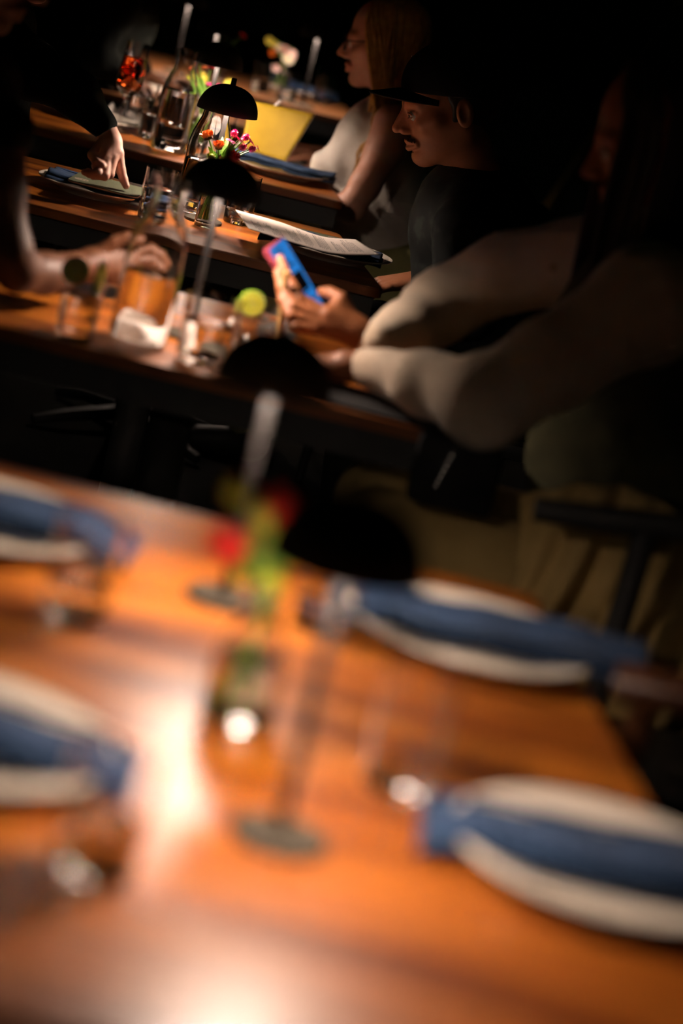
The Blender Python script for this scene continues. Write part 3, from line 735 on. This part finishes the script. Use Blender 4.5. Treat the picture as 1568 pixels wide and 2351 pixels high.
def open_hand(m, h=.003, mirror=1, curl=1.0):
    """relaxed hand: wrist at the origin, fingers along +x, back of the hand up, thumb at +y."""
    fs = []
    for y, L, x0 in ((.028, .070, .084), (.010, .078, .088), (-.009, .072, .085), (-.027, .056, .078)):
        a = 0; p = [(x0, y, 0)]; rr_ = [.0098, .0092, .0084, .0074]
        for k, f in enumerate((.44, .31, .25)):
            a += (.22, .38, .30)[k] * curl; q = p[-1]; p.append((q[0] + L * f * math.cos(a), q[1] + y * .12 * f, q[2] - L * f * math.sin(a)))
        fs.append((p, rr_))
    fs.append(([(.022, .026, -.004), (.048, .046, -.010), (.070, .054, -.018), (.088, .054, -.026)], [.0135, .0112, .0098, .0084]))
    V, F = hand_shell(((-.03, 0, 0), (0, 0, 0), .026, .024), [((0, .006, 0), (.082, .024, 0), .020, .012), ((0, 0, 0), (.086, .008, 0), .020, .0125), ((0, -.004, 0), (.083, -.008, 0), .019, .012), ((0, -.008, 0), (.076, -.024, -.001), .017, .011)], fs, h)
    V = V * np.array([1, mirror, 1]); F = F if mirror > 0 else F[:, ::-1]
    return tf(V, m), F
def hand_at(p, d, n):
    x = Vector(d).normalized(); z = Vector(n); z = (z - x * z.dot(x)).normalized(); y = z.cross(x)
    M_ = Matrix((x, y, z)).transposed().to_4x4(); M_.translation = p; return M_

# --- the man in the cap, third table
pm = thing('person', 'man in a black cap and dark patterned shirt looking down at the white menu sheet', 'person', (0, 0, 0))
mh = face_dir((.020, 4.975, 1.074), R(180 + 14), R(20), 0, .98)
hand_m = open_hand(hand_at((.045, 5.145, .690), (-1, -.35, -.3), (0, 0, 1)), .004, -1)
shells('body', [head_shell(mh, .0028), hand_m, core((.14, 5.0), [(.10, 4.80, .86), (.12, 4.76, .72), (.02, 4.84, .64)], [(.10, 5.20, .86), (.15, 5.26, .76), (.06, 5.155, .70)], .86)], [SKIN], pm)
eyes(pm, mh)
shirt_pts = [(.20, 5.02, .50, .16), (.20, 5.02, .70, .155), (.13, 5.00, .84, .14)]
def shx(P, d):
    for y in (4.80, 5.20): d = smin(d, rc(P, (.10, 5.0, .88), (.10, y, .86), .06, .058), .05)
    d = smin(d, chain(P, [(.10, 4.80, .86, .058), (.12, 4.76, .72, .050), (.02, 4.84, .64, .042)], .02), .02)
    d = smin(d, chain(P, [(.10, 5.20, .86, .058), (.15, 5.26, .76, .050), (.06, 5.155, .700, .038)], .02), .02)
    return smin(d, rc(P, (.10, 5.0, .88), (.075, 4.99, .905), .075, .066), .03)
shells('shirt', [limb_surf(shirt_pts, .010, .05, .0015, shx, pad=.16)], [SHIRT], pm)
# trousers and shoes
def legs(parent, hipc, knee_x, m, h=.013, shoe=BLACK):
    x, y, z = hipc
    def f(P):
        d = rc(P, (x, y - .07, z), (x, y + .07, z), .125, .125)
        for s in (-1, 1):
            d = smin(d, chain(P, [(x, y + s * .09, z, .10), (knee_x, y + s * .11, z + .02, .072), (knee_x + .03, y + s * .11, .10, .048)], .03), .03)
        return d + .002 * np.sin(P[..., 0] * 50 + P[..., 2] * 20) * np.sin(P[..., 1] * 60)
    shells('trousers', [surf(f, (knee_x - .12, y - .26, .03), (x + .17, y + .26, z + .17), h)], [m], parent)
    for s in (-1, 1):
        bm = bmesh.new(); V, F = surf(lambda P: smax(smin(rc(P, (.03, 0, .05), (-.10, 0, .028), .045, .036), rc(P, (.03, 0, .05), (.03, 0, .10), .045, .045), .02), -P[..., 2] + .002, .004), (-.17, -.07, -.02), (.10, .07, .16), .008)
        bm.free(); shells('shoe', [(V + np.array([knee_x + .02, y + s * .11, 0]), F)], [shoe], parent)
legs(pm, (.26, 5.02, .53), -.02, DARKC)
def cap(parent, m, brimdir):
    CAPM = mat('black_cap_twill', (.006, .006, .006), .85)
    V, F = surf(lambda P: smax(smax(el(P, (-.010, 0, .050), (.110, .087, .094)), -el(P, (-.010, 0, .046), (.104, .081, .088)), .002), -(P[..., 2] - .035 + .16 * (P[..., 0] - .0) * 0), .003), (-.14, -.11, .0), (.13, .11, .17), .004)
    shells('cap_crown', [(tf(V, m), F)], [CAPM], parent)
    def bf(u, v):
        y = (u - .5) * .150; e = 1 - (abs(u - .5) * 2) ** 2.4
        x0 = -.010 + .104 * math.sqrt(max(0, 1 - (y / .083) ** 2)); x = x0 + v * .072 * e ** .7
        return tuple(m @ Vector((x, y, .037 - .012 * v - 1.2 * y * y * 1.6)))
    grid_mesh('cap_brim', bf, 30, 12, CAPM, parent, .003)
    bm = bmesh.new()
    for x, y, z in ((.045, -.070, .098), (.068, -.060, .092)):
        p = m @ Vector((x, y, z)); tube(bm, [p, p + Vector((-.004, -.002, .006))], .0012, 6)
    obj('eyelet', bm, STEEL, parent)
mcap = face_dir((.012, 4.975, 1.067), R(180 + 14), R(8), 0, .98)
cap(pm, mcap, 0)
bm = bmesh.new()
def whisk(bm, m, reg, n, seed, L=.006):
    rr = random.Random(seed)
    for _ in range(n):
        a = Vector(reg(rr)); d = Vector((.35, .2 * (rr.random() - .5), -1)).normalized() * L
        p0 = m @ a; p1 = m @ (a + d * .5 + Vector((.001, 0, 0))); p2 = m @ (a + d); tube(bm, [p0, p1, p2], [.0006, .0006, .0003], 3, False)
def reg_m(rr):
    s = rr.uniform(-1, 1); y = s * .026; return (.1025 - abs(s) ** 1.6 * .017, y, -.0455 - abs(s) * .009 + rr.uniform(-.003, .003))
def reg_c(rr):
    s = rr.uniform(-1, 1); return (.090 - abs(s) ** 1.5 * .025, s * .032, -.088 + rr.uniform(-.008, .010) - .002 * abs(s))
whisk(bm, mh, reg_m, 150, 3, .005); whisk(bm, mh, reg_c, 120, 4, .004)
obj('moustache_and_beard', bm, mat('brown_beard', (.060, .030, .014), .7), pm, recalc=False)
V, F = surf(lambda P: smax(smax(el(P, (-.016, 0, .030), (.101, .0800, .088)), P[..., 0] - .012 - .25 * np.abs(P[..., 2]), .006), np.maximum(P[..., 2] - .075, -.050 - P[..., 2]), .006) + .0012 * np.sin(P[..., 1] * 420) * np.sin(P[..., 2] * 160 + P[..., 0] * 200), (-.13, -.10, -.07), (.06, .10, .09), .003)
shells('hair', [(tf(V, mh), F)], [HAIRD], pm)


# --- the person in beige knit with the phone, second table
pp = thing('person', 'person in a beige knit sweater and khaki trousers holding a phone at the second table', 'person', (0, 0, 0))
hd2 = face_dir((.330, 3.60, 1.20), R(180), R(22), 0, .98)
# far hand grips the phone, near hand lies palm down on the table
W2 = ((-.010, 3.66, .800), (-.045, 3.66, .808), .024, .024)
ph_hand = hand_shell(W2, [((-.045, 3.66, .808), (-.092, 3.652, .822), .023, .018), ((-.045, 3.665, .812), (-.080, 3.665, .838), .020, .014), ((-.045, 3.655, .805), (-.105, 3.640, .806), .018, .013)],
    [([(-.098, 3.650, .826), (-.140, 3.655, .838), (-.166, 3.675, .862), (-.184, 3.690, .884)], [.0100, .0092, .0085, .0075]),
     ([(-.104, 3.644, .818), (-.146, 3.640, .826), (-.170, 3.660, .846), (-.182, 3.676, .866)], [.0100, .0094, .0085, .0075]),
     ([(-.106, 3.638, .809), (-.146, 3.630, .813), (-.164, 3.648, .830), (-.172, 3.666, .846)], [.0095, .0090, .0082, .0072]),
     ([(-.104, 3.632, .801), (-.134, 3.624, .800), (-.146, 3.640, .812), (-.150, 3.655, .824)], [.0085, .0080, .0075, .0065]),
     ([(-.055, 3.665, .825), (-.078, 3.672, .850), (-.098, 3.690, .852), (-.110, 3.700, .848)], [.0125, .0105, .0095, .0085])], .0028)
W3 = ((-.005, 3.525, .782), (-.045, 3.535, .776), .025, .024)
nr_hand = hand_shell(W3, [((-.045, 3.535, .774), (-.098, 3.545, .766), .020, .013), ((-.045, 3.545, .774), (-.100, 3.572, .766), .018, .012), ((-.045, 3.522, .772), (-.094, 3.520, .764), .017, .012)],
    [([(-.100, 3.578, .766), (-.135, 3.592, .768), (-.158, 3.600, .758), (-.172, 3.605, .751)], [.0100, .0092, .0085, .0075]),
     ([(-.104, 3.560, .767), (-.143, 3.568, .770), (-.168, 3.572, .759), (-.184, 3.575, .751)], [.0100, .0094, .0085, .0075]),
     ([(-.102, 3.542, .766), (-.139, 3.545, .768), (-.162, 3.547, .758), (-.176, 3.548, .751)], [.0095, .0090, .0082, .0072]),
     ([(-.096, 3.522, .763), (-.124, 3.518, .764), (-.141, 3.516, .756), (-.152, 3.515, .750)], [.0085, .0080, .0075, .0065]),
     ([(-.048, 3.552, .768), (-.072, 3.582, .762), (-.092, 3.600, .756), (-.106, 3.611, .751)], [.0125, .0105, .0095, .0085])], .0028)
shells('body', [head_shell(hd2, .004), ph_hand, nr_hand, core((.40, 3.60), [(.345, 3.40, .985), (.24, 3.355, .885), (.165, 3.345, .815), (.075, 3.42, .80), (-.01, 3.52, .785)], [(.30, 3.83, .985), (.16, 3.86, .925), (.075, 3.83, .85), (-.012, 3.66, .80)], .98, .04)], [WARM], pp)
eyes(pp, hd2)
near_arm = [(.345, 3.40, .985, .078), (.24, 3.355, .885, .062), (.160, 3.335, .812, .062), (.075, 3.42, .800, .043), (-.010, 3.52, .785, .031)]
far_arm = [(.30, 3.83, .985, .075), (.16, 3.86, .925, .062), (.075, 3.83, .850, .055), (.030, 3.74, .810, .045), (-.012, 3.66, .800, .033)]
def vx(P, d):
    d = smin(d, rc(P, (.37, 3.47, 1.0), (.37, 3.75, 1.0), .082, .082), .05)
    return d + .003 * np.sin(P[..., 2] * 45 + P[..., 0] * 30) * np.sin(P[..., 1] * 38)
shells('torso_cloth', [limb_surf([(.45, 3.59, .55, .172), (.43, 3.60, .74, .17), (.39, 3.61, .90, .155)], .012, .05, 0, vx, pad=.1)], [mottle('dark_olive_wool', (.045, .042, .014), (.065, .060, .022), 30, .95, bump=(300, .5, .001))], pp)  # separate torso part, darker olive than the beige sleeves
def swx(P, d):
    d = smin(d, rc(P, (.36, 3.44, .99), (.36, 3.80, .99), .080, .080), .05)
    d = smin(d, rc(P, (.355, 3.60, 1.02), (.345, 3.60, 1.07), .072, .064), .03)
    return smin(d, chain(P, far_arm, .03), .03)
shells('sweater', [limb_surf(near_arm, .0085, .03, .0011, swx, pad=.24)], [KNIT], pp)
legs(pp, (.40, 3.60, .52), .06, KHAKI, shoe=DARKC)
bm = bmesh.new(); rr = random.Random(11)
for _ in range(150):
    th_ = rr.uniform(-.75 * PI, .75 * PI) + PI; x = -.012 + .102 * math.cos(th_); y = .082 * math.sin(th_); z = .03 + rr.uniform(-.02, .03)
    L_ = rr.uniform(.26, .36); p = [Vector((x * .5, y * .5, .128)), Vector((x * .9, y * .95, .09)), Vector((x * 1.02, y * 1.06, z)), Vector((x * 1.15, y * 1.15, z - L_ * .5)), Vector((x * 1.2 + .01, y * 1.2, z - L_))]
    w_ = [hd2 @ q for q in p[:3]] + [hd2 @ p[2] + Vector((0, y * .1, -L_ * .5)), hd2 @ p[2] + Vector((.01, y * .15, -L_))]
    tube(bm, [tuple(q) for q in spline([tuple(q) for q in w_], 10)], [.006] * 9 + [.002], 5, False)
obj('hair', bm, HAIRD, pp, recalc=False)
bm = bmesh.new(); lathe(bm, [(0, -.006), (.004, -.004), (.0055, 0), (.004, .004), (0, .006)], 12); e = obj('earring', bm, BRASS, pp); e.location = (.212, 3.47, 1.000)
# phone
t = thing('mobile_phone', 'phone with a glowing blue screen held up over the second table', 'phone', (-.152, 3.715, .850))
px = Vector((.70, .0, -.72)).normalized(); pn = Vector((.74, -.34, .58)).normalized(); pn = (pn - px * pn.dot(px)).normalized(); py = pn.cross(px)
mp_ = Matrix((px, py, pn)).transposed().to_4x4(); t.rotation_euler = mp_.to_euler()
bm = bmesh.new(); box(bm, (0, 0, 0), (.145, .070, .0085), bevel=.003); obj('case', bm, mat('maroon_case', (.20, .03, .045), .35), t)
bm = bmesh.new(); box(bm, (0, 0, .0046), (.137, .062, .0006)); obj('screen', bm, mat('blue_screen', (.01, .02, .05), .1, emit=(.02, .20, .62), estr=.9), t, smooth=False)
bm = bmesh.new()
rr = random.Random(3)
for k in range(16):
    L_ = rr.uniform(.012, .046); box(bm, (-.060 + k * .0078, -.025 + L_ / 2 + (.01 if k % 4 == 0 else 0), .0051), (.0028, L_, .0002))
box(bm, (.0, .006, .0051), (.030, .034, .0002))
obj('screen_text', bm, mat('screen_dark', (.01, .01, .02), .3), t, smooth=False)

# --- the woman at the fourth table
pw = thing('person', 'woman with long blond hair, glasses and a pale sleeveless top at the fourth table', 'person', (0, 0, 0))
wh = face_dir((-.172, 6.16, 1.097), R(180 - 4), R(10), 0, .95)
arm_n = [(-.105, 5.99, .925, .050), (-.110, 5.96, .86, .044), (-.135, 5.92, .770, .037), (-.155, 5.90, .715, .034), (-.255, 5.93, .684, .025)]
arm_f = [(-.12, 6.30, .925, .048), (-.15, 6.31, .84, .042), (-.20, 6.29, .785, .034), (-.275, 6.20, .785, .024)]
whand = [open_hand(hand_at((-.275, 6.20, .785), (-.75, -.70, .05), (.3, -.3, 1)), .0035, 1, 1.3), open_hand(hand_at((-.255, 5.93, .683), (-1, .25, -.05), (0, 0, 1)), .0035, 1)]
shells('body', [head_shell(wh, .0036), limb_surf(arm_n, .005, .02), limb_surf(arm_f, .005, .02), *whand, core((-.10, 6.15), [(-.105, 5.99, .925)], [(-.12, 6.30, .925)], .92, .045)], [FAIR], pw)
eyes(pw, wh)
def wtop(P, d):
    d = smin(d, rc(P, (-.09, 6.03, .925), (-.09, 6.27, .925), .050, .050), .04)
    d = smin(d, rc(P, (-.17, 6.10, .82), (-.245, 6.08, .775), .080, .040), .05)
    return d + .0055 * np.sin(P[..., 0] * 75 + P[..., 2] * 55 + 4 * np.sin(P[..., 2] * 18)) * np.sin(P[..., 2] * 26 - P[..., 0] * 22 + 2)
shells('top', [limb_surf([(-.05, 6.15, .50, .135), (-.10, 6.15, .70, .13), (-.13, 6.15, .86, .105), (-.115, 6.15, .94, .06)], .007, .05, 0, wtop, pad=.14)], [PALEC], pw)
legs(pw, (.02, 6.15, .52), -.32, OLIVE)
bm = bmesh.new(); rr = random.Random(21)
for k in range(230):
    front = k < 90
    y0 = rr.uniform(-1, 1)
    if front:   # locks falling forward over the near shoulder, ending in curls
        s0 = wh @ Vector((rr.uniform(-.03, .045), .074 + rr.random() * .012, rr.uniform(0, .09)))
        ex, ey = -.145 + rr.uniform(-.026, .026), 5.965 + rr.uniform(-.02, .03); ez = rr.uniform(.775, .86)
        pts = [tuple(wh @ Vector((rr.uniform(-.02, .03), .02, .130))), tuple(s0), (-.150 + rr.uniform(-.02, .02), 6.045, .98), (-.135 + rr.uniform(-.02, .02), 6.00, .92), (ex, ey, ez)]
    else:
        a = rr.uniform(.45 * PI, 1.5 * PI); x = -.012 + .104 * math.cos(a); y = .083 * math.sin(a)
        s0 = wh @ Vector((x, y, .03)); pts = [tuple(wh @ Vector((x * .4, y * .4, .132))), tuple(wh @ Vector((x * .9, y * .9, .095))), tuple(s0), (s0.x + .01, s0.y, s0.z - .14), (s0.x + .02 + rr.uniform(-.02, .02), s0.y, s0.z - .26 - rr.random() * .06)]
    q = spline(pts, 34); ph = rr.random() * 6; out = []
    for i, p in enumerate(q):
        s = i / 33; am = .0075 * max(0, s - .4) / .6
        out.append((p[0] + am * math.sin(i * .9 + ph), p[1] + am * math.cos(i * .9 + ph), p[2]))
    tube(bm, out, [.0034] * 30 + [.003, .0026, .002, .001], 5, False)
obj('hair', bm, HAIRB, pw, recalc=False)
bm = bmesh.new()
for s in (-1, 1):
    pts = [wh @ Vector((.106 - .004 * abs(math.cos(a)), s * .032 + .023 * math.cos(a), .001 + .019 * math.sin(a))) for a in np.linspace(0, 2 * PI, 25)]
    tube(bm, pts, .0017, 6); tube(bm, [wh @ Vector((.102, s * .055, .006)), wh @ Vector((.05, s * .078, .008)), wh @ Vector((-.01, s * .083, .004))], .0016, 6)
tube(bm, [wh @ Vector((.104, -.010, .006)), wh @ Vector((.108, 0, .009)), wh @ Vector((.104, .010, .006))], .0016, 6)
obj('glasses', bm, BLACK, pw, recalc=False)
bm = bmesh.new(); tube(bm, [(-.200, 5.912, .694), (-.222, 5.916, .689)], .0315, 20); obj('watch_strap', bm, LEATHER, pw)

# --- the person pointing at the green board, third table
pt = thing('person', 'person in a dark jacket on the left, pointing at the green board with one finger', 'person', (0, 0, 0))
# hand traced in the plane y=4.85: x, z
WR = ((-0.6278, 4.7696, 0.8829), (-0.6141, 4.7637, 0.8672), .0225, .0215)
hp = hand_shell(WR, [((-0.6161, 4.7637, 0.8692), (-0.5964, 4.7559, 0.8495), .0200, .0130), ((-0.6161, 4.7578, 0.8662), (-0.6033, 4.7461, 0.8417), .0175, .0130), ((-0.6200, 4.7539, 0.8613), (-0.6121, 4.7363, 0.8378), .0165, .0115), ((-0.6220, 4.7500, 0.8574), (-0.6200, 4.7284, 0.8338), .0140, .0100)],
    [([(-0.5964, 4.7578, 0.8495), (-0.5827, 4.7539, 0.8181), (-0.5739, 4.7500, 0.8034), (-0.5655, 4.7461, 0.7921)], [.0115, .0095, .0085, .0072]),
     ([(-0.6023, 4.7441, 0.8407), (-0.6004, 4.7304, 0.8093), (-0.6220, 4.7304, 0.8074), (-0.6327, 4.7402, 0.8162)], [.0110, .0100, .0088, .0076]),
     ([(-0.6121, 4.7363, 0.8358), (-0.6067, 4.7147, 0.8054), (-0.6278, 4.7147, 0.8010), (-0.6416, 4.7235, 0.8044)], [.0102, .0095, .0083, .0072]),
     ([(-0.6200, 4.7284, 0.8299), (-0.6200, 4.7068, 0.8093), (-0.6357, 4.7088, 0.8024), (-0.6475, 4.7166, 0.8024)], [.0090, .0082, .0074, .0064]),
     ([(-0.6298, 4.7500, 0.8593), (-0.6396, 4.7304, 0.8378), (-0.6278, 4.7206, 0.8270), (-0.6161, 4.7166, 0.8230)], [.0125, .0108, .0098, .0082])], .0019, .007)
php = face_dir((-.90, 5.05, 1.20), R(-8), R(18), 0, .98)
arm_o = open_hand(hand_at((-.895, 5.22, .680), (1, -.1, -.3), (0, 0, 1)), .004, 1)
shells('body', [head_shell(php, .005), hp, arm_o, core((-.98, 5.05), [(-.90, 4.92, .985), (-.82, 4.88, .955), (-.645, 4.864, .88)], [(-.96, 5.22, 1.0), (-1.0, 5.29, .82), (-.91, 5.22, .69)], 1.0, .04)], [PALE], pt)
eyes(pt, php)
bm = bmesh.new()
bmesh.ops.create_uvsphere(bm, u_segments=10, v_segments=6, radius=1); bmesh.ops.scale(bm, vec=(.0042, .0016, .0052), verts=bm.verts)
n_ = obj('fingernail', bm, NAIL, pt); n_.location = (-.5745, 4.8345, .7825); n_.rotation_euler = (0, R(-28), R(15))
jk = [(-.97, 5.05, 1.00, .085), (-.90, 4.92, .985, .065), (-.82, 4.88, .955, .056), (-.705, 4.80, .938, .042), (-.640, 4.772, .896, .030)]
def jx(P, d):
    d = smin(d, chain(P, [(-1.02, 5.05, .52, .16), (-1.0, 5.05, .80, .16), (-.97, 5.05, .96, .13)], .05), .04)
    d = smin(d, rc(P, (-.96, 4.90, 1.0), (-.96, 5.22, 1.0), .075, .075), .04)
    return smin(d, chain(P, [(-.96, 5.22, 1.0, .07), (-1.0, 5.29, .82, .055), (-.91, 5.22, .690, .040)], .03), .03)
shells('jacket', [limb_surf(jk, .009, .03, .0012, jx, pad=.17)], [DARKC], pt)
legs(pt, (-1.02, 5.05, .52), -1.0, DARKC)

# --- the bare-armed person at the left of the second table
pl = thing('person', 'person on the left of the second table with a bare forearm and warm-lit hand', 'person', (0, 0, 0))
plh = face_dir((-.72, 3.66, 1.24), R(-5), R(15), 0, .98)
WL = ((-0.497, 3.745, .785), (-0.475, 3.765, .795), .026, .025)
hl = hand_shell(WL, [((-0.475, 3.765, .798), (-0.430, 3.785, .815), .023, .017), ((-0.475, 3.765, .790), (-0.425, 3.780, .797), .021, .016), ((-0.475, 3.770, .785), (-0.430, 3.785, .780), .018, .013)],
    [([(-0.428, 3.785, .822), (-0.395, 3.795, .835), (-0.373, 3.800, .828), (-0.357, 3.803, .816)], [.0100, .0092, .0085, .0075]),
     ([(-0.424, 3.785, .810), (-0.388, 3.795, .818), (-0.367, 3.800, .808), (-0.353, 3.803, .795)], [.0100, .0094, .0085, .0075]),
     ([(-0.423, 3.785, .797), (-0.389, 3.795, .800), (-0.369, 3.800, .790), (-0.357, 3.803, .778)], [.0095, .0090, .0082, .0072]),
     ([(-0.425, 3.785, .784), (-0.397, 3.795, .783), (-0.381, 3.800, .773), (-0.371, 3.803, .764)], [.0085, .0080, .0075, .0065]),
     ([(-0.470, 3.770, .812), (-0.447, 3.765, .838), (-0.429, 3.765, .848), (-0.415, 3.767, .850)], [.0125, .0105, .0095, .0085])], .0028)
arm_l = limb_surf([(-0.6092, 3.5005, 1.0002, .034), (-0.5879, 3.4812, 0.9180, .031), (-0.5609, 3.4812, 0.8358, .030), (-0.5464, 3.5005, 0.8048, .030), (-0.5173, 3.5586, 0.7981, .029), (-0.4806, 3.6214, 0.8068, .025)], .006, .02)
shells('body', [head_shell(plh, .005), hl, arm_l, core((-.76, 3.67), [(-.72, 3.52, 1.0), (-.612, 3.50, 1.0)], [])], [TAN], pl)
eyes(pl, plh)
def tlx(P, d):
    d = smin(d, rc(P, (-.72, 3.50, 1.02), (-.72, 3.84, 1.02), .07, .07), .04)
    return smin(d, rc(P, (-.70, 3.52, 1.03), (-.608, 3.50, 1.0), .062, .045), .03)
shells('tee_shirt', [limb_surf([(-.82, 3.68, .52, .16), (-.80, 3.68, .78, .155), (-.74, 3.67, .96, .13)], .012, .05, .001, tlx, pad=.2)], [DARKC], pl)
legs(pl, (-.86, 3.68, .52), -.84, DARKC)

# --- a dark-clad diner at the left of the fifth table, only a silhouette against the far tables
pf = thing('person', 'dark silhouette of a diner leaning over the fifth table behind the spritz glass', 'person', (0, 0, 0))
pfh = face_dir((-.98, 7.14, 1.19), R(25), R(10), 0, .98)
fh = [open_hand(hand_at((-.89, 7.33, .772), (1, -.2, -.1), (0, 0, 1)), .005, 1), open_hand(hand_at((-.90, 7.02, .772), (1, .2, -.1), (0, 0, 1)), .005, -1)]
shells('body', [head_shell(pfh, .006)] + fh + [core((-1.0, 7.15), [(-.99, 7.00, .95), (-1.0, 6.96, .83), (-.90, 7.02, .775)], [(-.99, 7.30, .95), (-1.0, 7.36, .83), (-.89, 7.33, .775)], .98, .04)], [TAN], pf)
eyes(pf, pfh)
def fx(P, d):
    d = smin(d, rc(P, (-.98, 7.00, .98), (-.98, 7.32, .98), .075, .075), .05)
    for y, s in ((7.32, 1), (7.0, -1)): d = smin(d, chain(P, [(-.98, y, .97, .07), (-1.0, y + s * .05, .83, .055), (-.905, y, .790, .036)], .03), .03)
    return d
shells('jumper', [limb_surf([(-1.10, 7.16, .52, .17), (-1.08, 7.16, .76, .165), (-1.0, 7.16, .93, .14)], .012, .05, .001, fx, pad=.22)], [DARKC], pf)
legs(pf, (-1.12, 7.16, .52), -1.08, DARKC)
V, F = surf(lambda P: smax(el(P, (-.015, 0, .045), (.112, .088, .098)), P[..., 0] - .06 - .3 * (P[..., 2] - .08), .01), (-.15, -.11, -.08), (.13, .11, .17), .007)
shells('hair', [(tf(V, pfh), F)], [HAIRD], pf)

# ------------------------------------------------------------------ chairs, bag, coat on the right
def chair(label, loc, rz, wood=BLACK):
    """origin under the seat; backrest on +x side."""
    t = thing('dining_chair', label, 'chair', loc, rz, 'dark dining chairs')
    bm = bmesh.new(); box(bm, (0, 0, .44), (.40, .40, .035), bevel=.012); obj('seat', bm, wood, t)
    for sx in (-1, 1):
        for sy in (-1, 1):
            bm = bmesh.new(); tube(bm, [(sx * .165, sy * .165, .43), (sx * .185, sy * .185, 0)], [.016, .011], 10); obj('leg', bm, wood, t)
    for s in (-1, 1):
        bm = bmesh.new(); tube(bm, [(.185, s * .165, .44), (.205, s * .165, .62), (.235, s * .160, .775)], [.016, .016, .015], 10); obj('back_post', bm, wood, t)
    bm = bmesh.new(); tube(bm, [(.225, -.195, .765), (.245, -.1, .775), (.252, 0, .778), (.245, .1, .775), (.225, .195, .765)], [.020, .024, .025, .024, .020], 12); obj('top_rail', bm, wood, t)
    bm = bmesh.new(); tube(bm, [(.205, -.165, .62), (.225, 0, .625), (.205, .165, .62)], [.010] * 3, 10); obj('back_rail', bm, wood, t)
    return t
chair('black chair under the person in beige knit', (.42, 3.62, 0), 0)
ch = chair('brown wooden chair at the right corner of the nearest table, its rail catching light', (.50, 2.53, 0), R(-90), DWOOD)
chair('dark chair under the man in the cap', (.27, 5.02, 0), 0)
chair('dark chair under the woman with blond hair', (.06, 6.15, 0), 0)
chair('dark chair under the person pointing', (-1.04, 5.05, 0), R(180))
chair('dark chair under the bare-armed person on the left', (-.88, 3.68, 0), R(180))
chair('dark chair under the silhouetted diner at the fifth table', (-1.14, 7.16, 0), R(180))
# side chair whose arm and post stand dark against the khaki trousers
t = thing('arm_chair', 'dark armchair whose arm rail crosses in front of the khaki trousers', 'chair', (.44, 3.02, 0), 0)
bm = bmesh.new(); box(bm, (.06, .04, .43), (.36, .30, .04), bevel=.012); obj('seat', bm, BLACK, t)
for nm, pts, rr_ in (('arm_rail', [(-.195, .08, .733), (-.10, .08, .742), (0, .08, .755), (.16, .08, .785)], [.016, .019, .019, .018]),
                     ('arm_post', [(-.045, .08, .74), (-.048, .08, .60), (-.050, .08, .44)], [.017] * 3),
                     ('leg', [(-.08, .13, .43), (-.10, .15, 0)], [.018, .012]), ('leg', [(-.08, -.08, .43), (-.10, -.10, 0)], [.018, .012]),
                     ('leg', [(.21, .13, .43), (.23, .15, 0)], [.018, .012]), ('leg', [(.21, -.08, .43), (.23, -.10, 0)], [.018, .012]),
                     ('back_post', [(.22, .13, .43), (.26, .13, .86)], [.016, .014]), ('back_post', [(.22, -.08, .43), (.26, -.08, .86)], [.016, .014]),
                     ('top_rail', [(.26, -.11, .85), (.275, .02, .855), (.26, .16, .85)], [.020] * 3)):
    bm = bmesh.new(); tube(bm, pts, rr_, 12); obj(nm, bm, BLACK, t)
# khaki coat hung over the chair arm, in soft folds
def coat_f(u, v):
    x = .235 + .34 * u + .02 * math.sin(v * 4); z = .715 - .36 * v + .05 * u + .03 * math.sin(u * 5)
    y = 3.225 + .022 * math.sin(u * 17 + v * 5) * (.3 + v) + .05 * v + .012 * math.sin(u * 37 + v * 9)
    return (x, y, z)
o = grid_mesh('coat', coat_f, 60, 36, KHAKI, None, .006); tag(o, 'khaki coat hanging in folds behind the dark chair arm', 'coat')
t = thing('handbag', 'small black leather handbag hanging at the right end of the second table', 'bag', (.145, 3.375, .0))
bm = bmesh.new(); box(bm, (0, 0, .693), (.125, .05, .105), bevel=.014); obj('body', bm, LEATHER, t)
bm = bmesh.new()
for k in range(6): box(bm, (-.012 - .0035 * k * .6, -.029, .722 - .0095 * k), (.006, .004, .005), bevel=.001)
obj('zip_chain', bm, STEEL, t)
bm = bmesh.new(); tube(bm, spline([(-.045, 0, .735), (-.035, .0, .755), (.0, .0, .765), (.035, .0, .755), (.045, 0, .735)], 16), .004, 8); obj('strap', bm, LEATHER, t)
# brass pole leaning in the dark corner
bm = bmesh.new(); tube(bm, [(.455, 10.80, .01), (.757, 10.86, .886), (1.05, 10.93, 1.73)], .011, 14); tube(bm, [(.448, 10.80, .0), (.460, 10.80, .03)], .015, 14)
tag(obj('brass_pole', bm, BRASS), 'faint brass pole leaning against the dark back wall, upper right', 'pole')
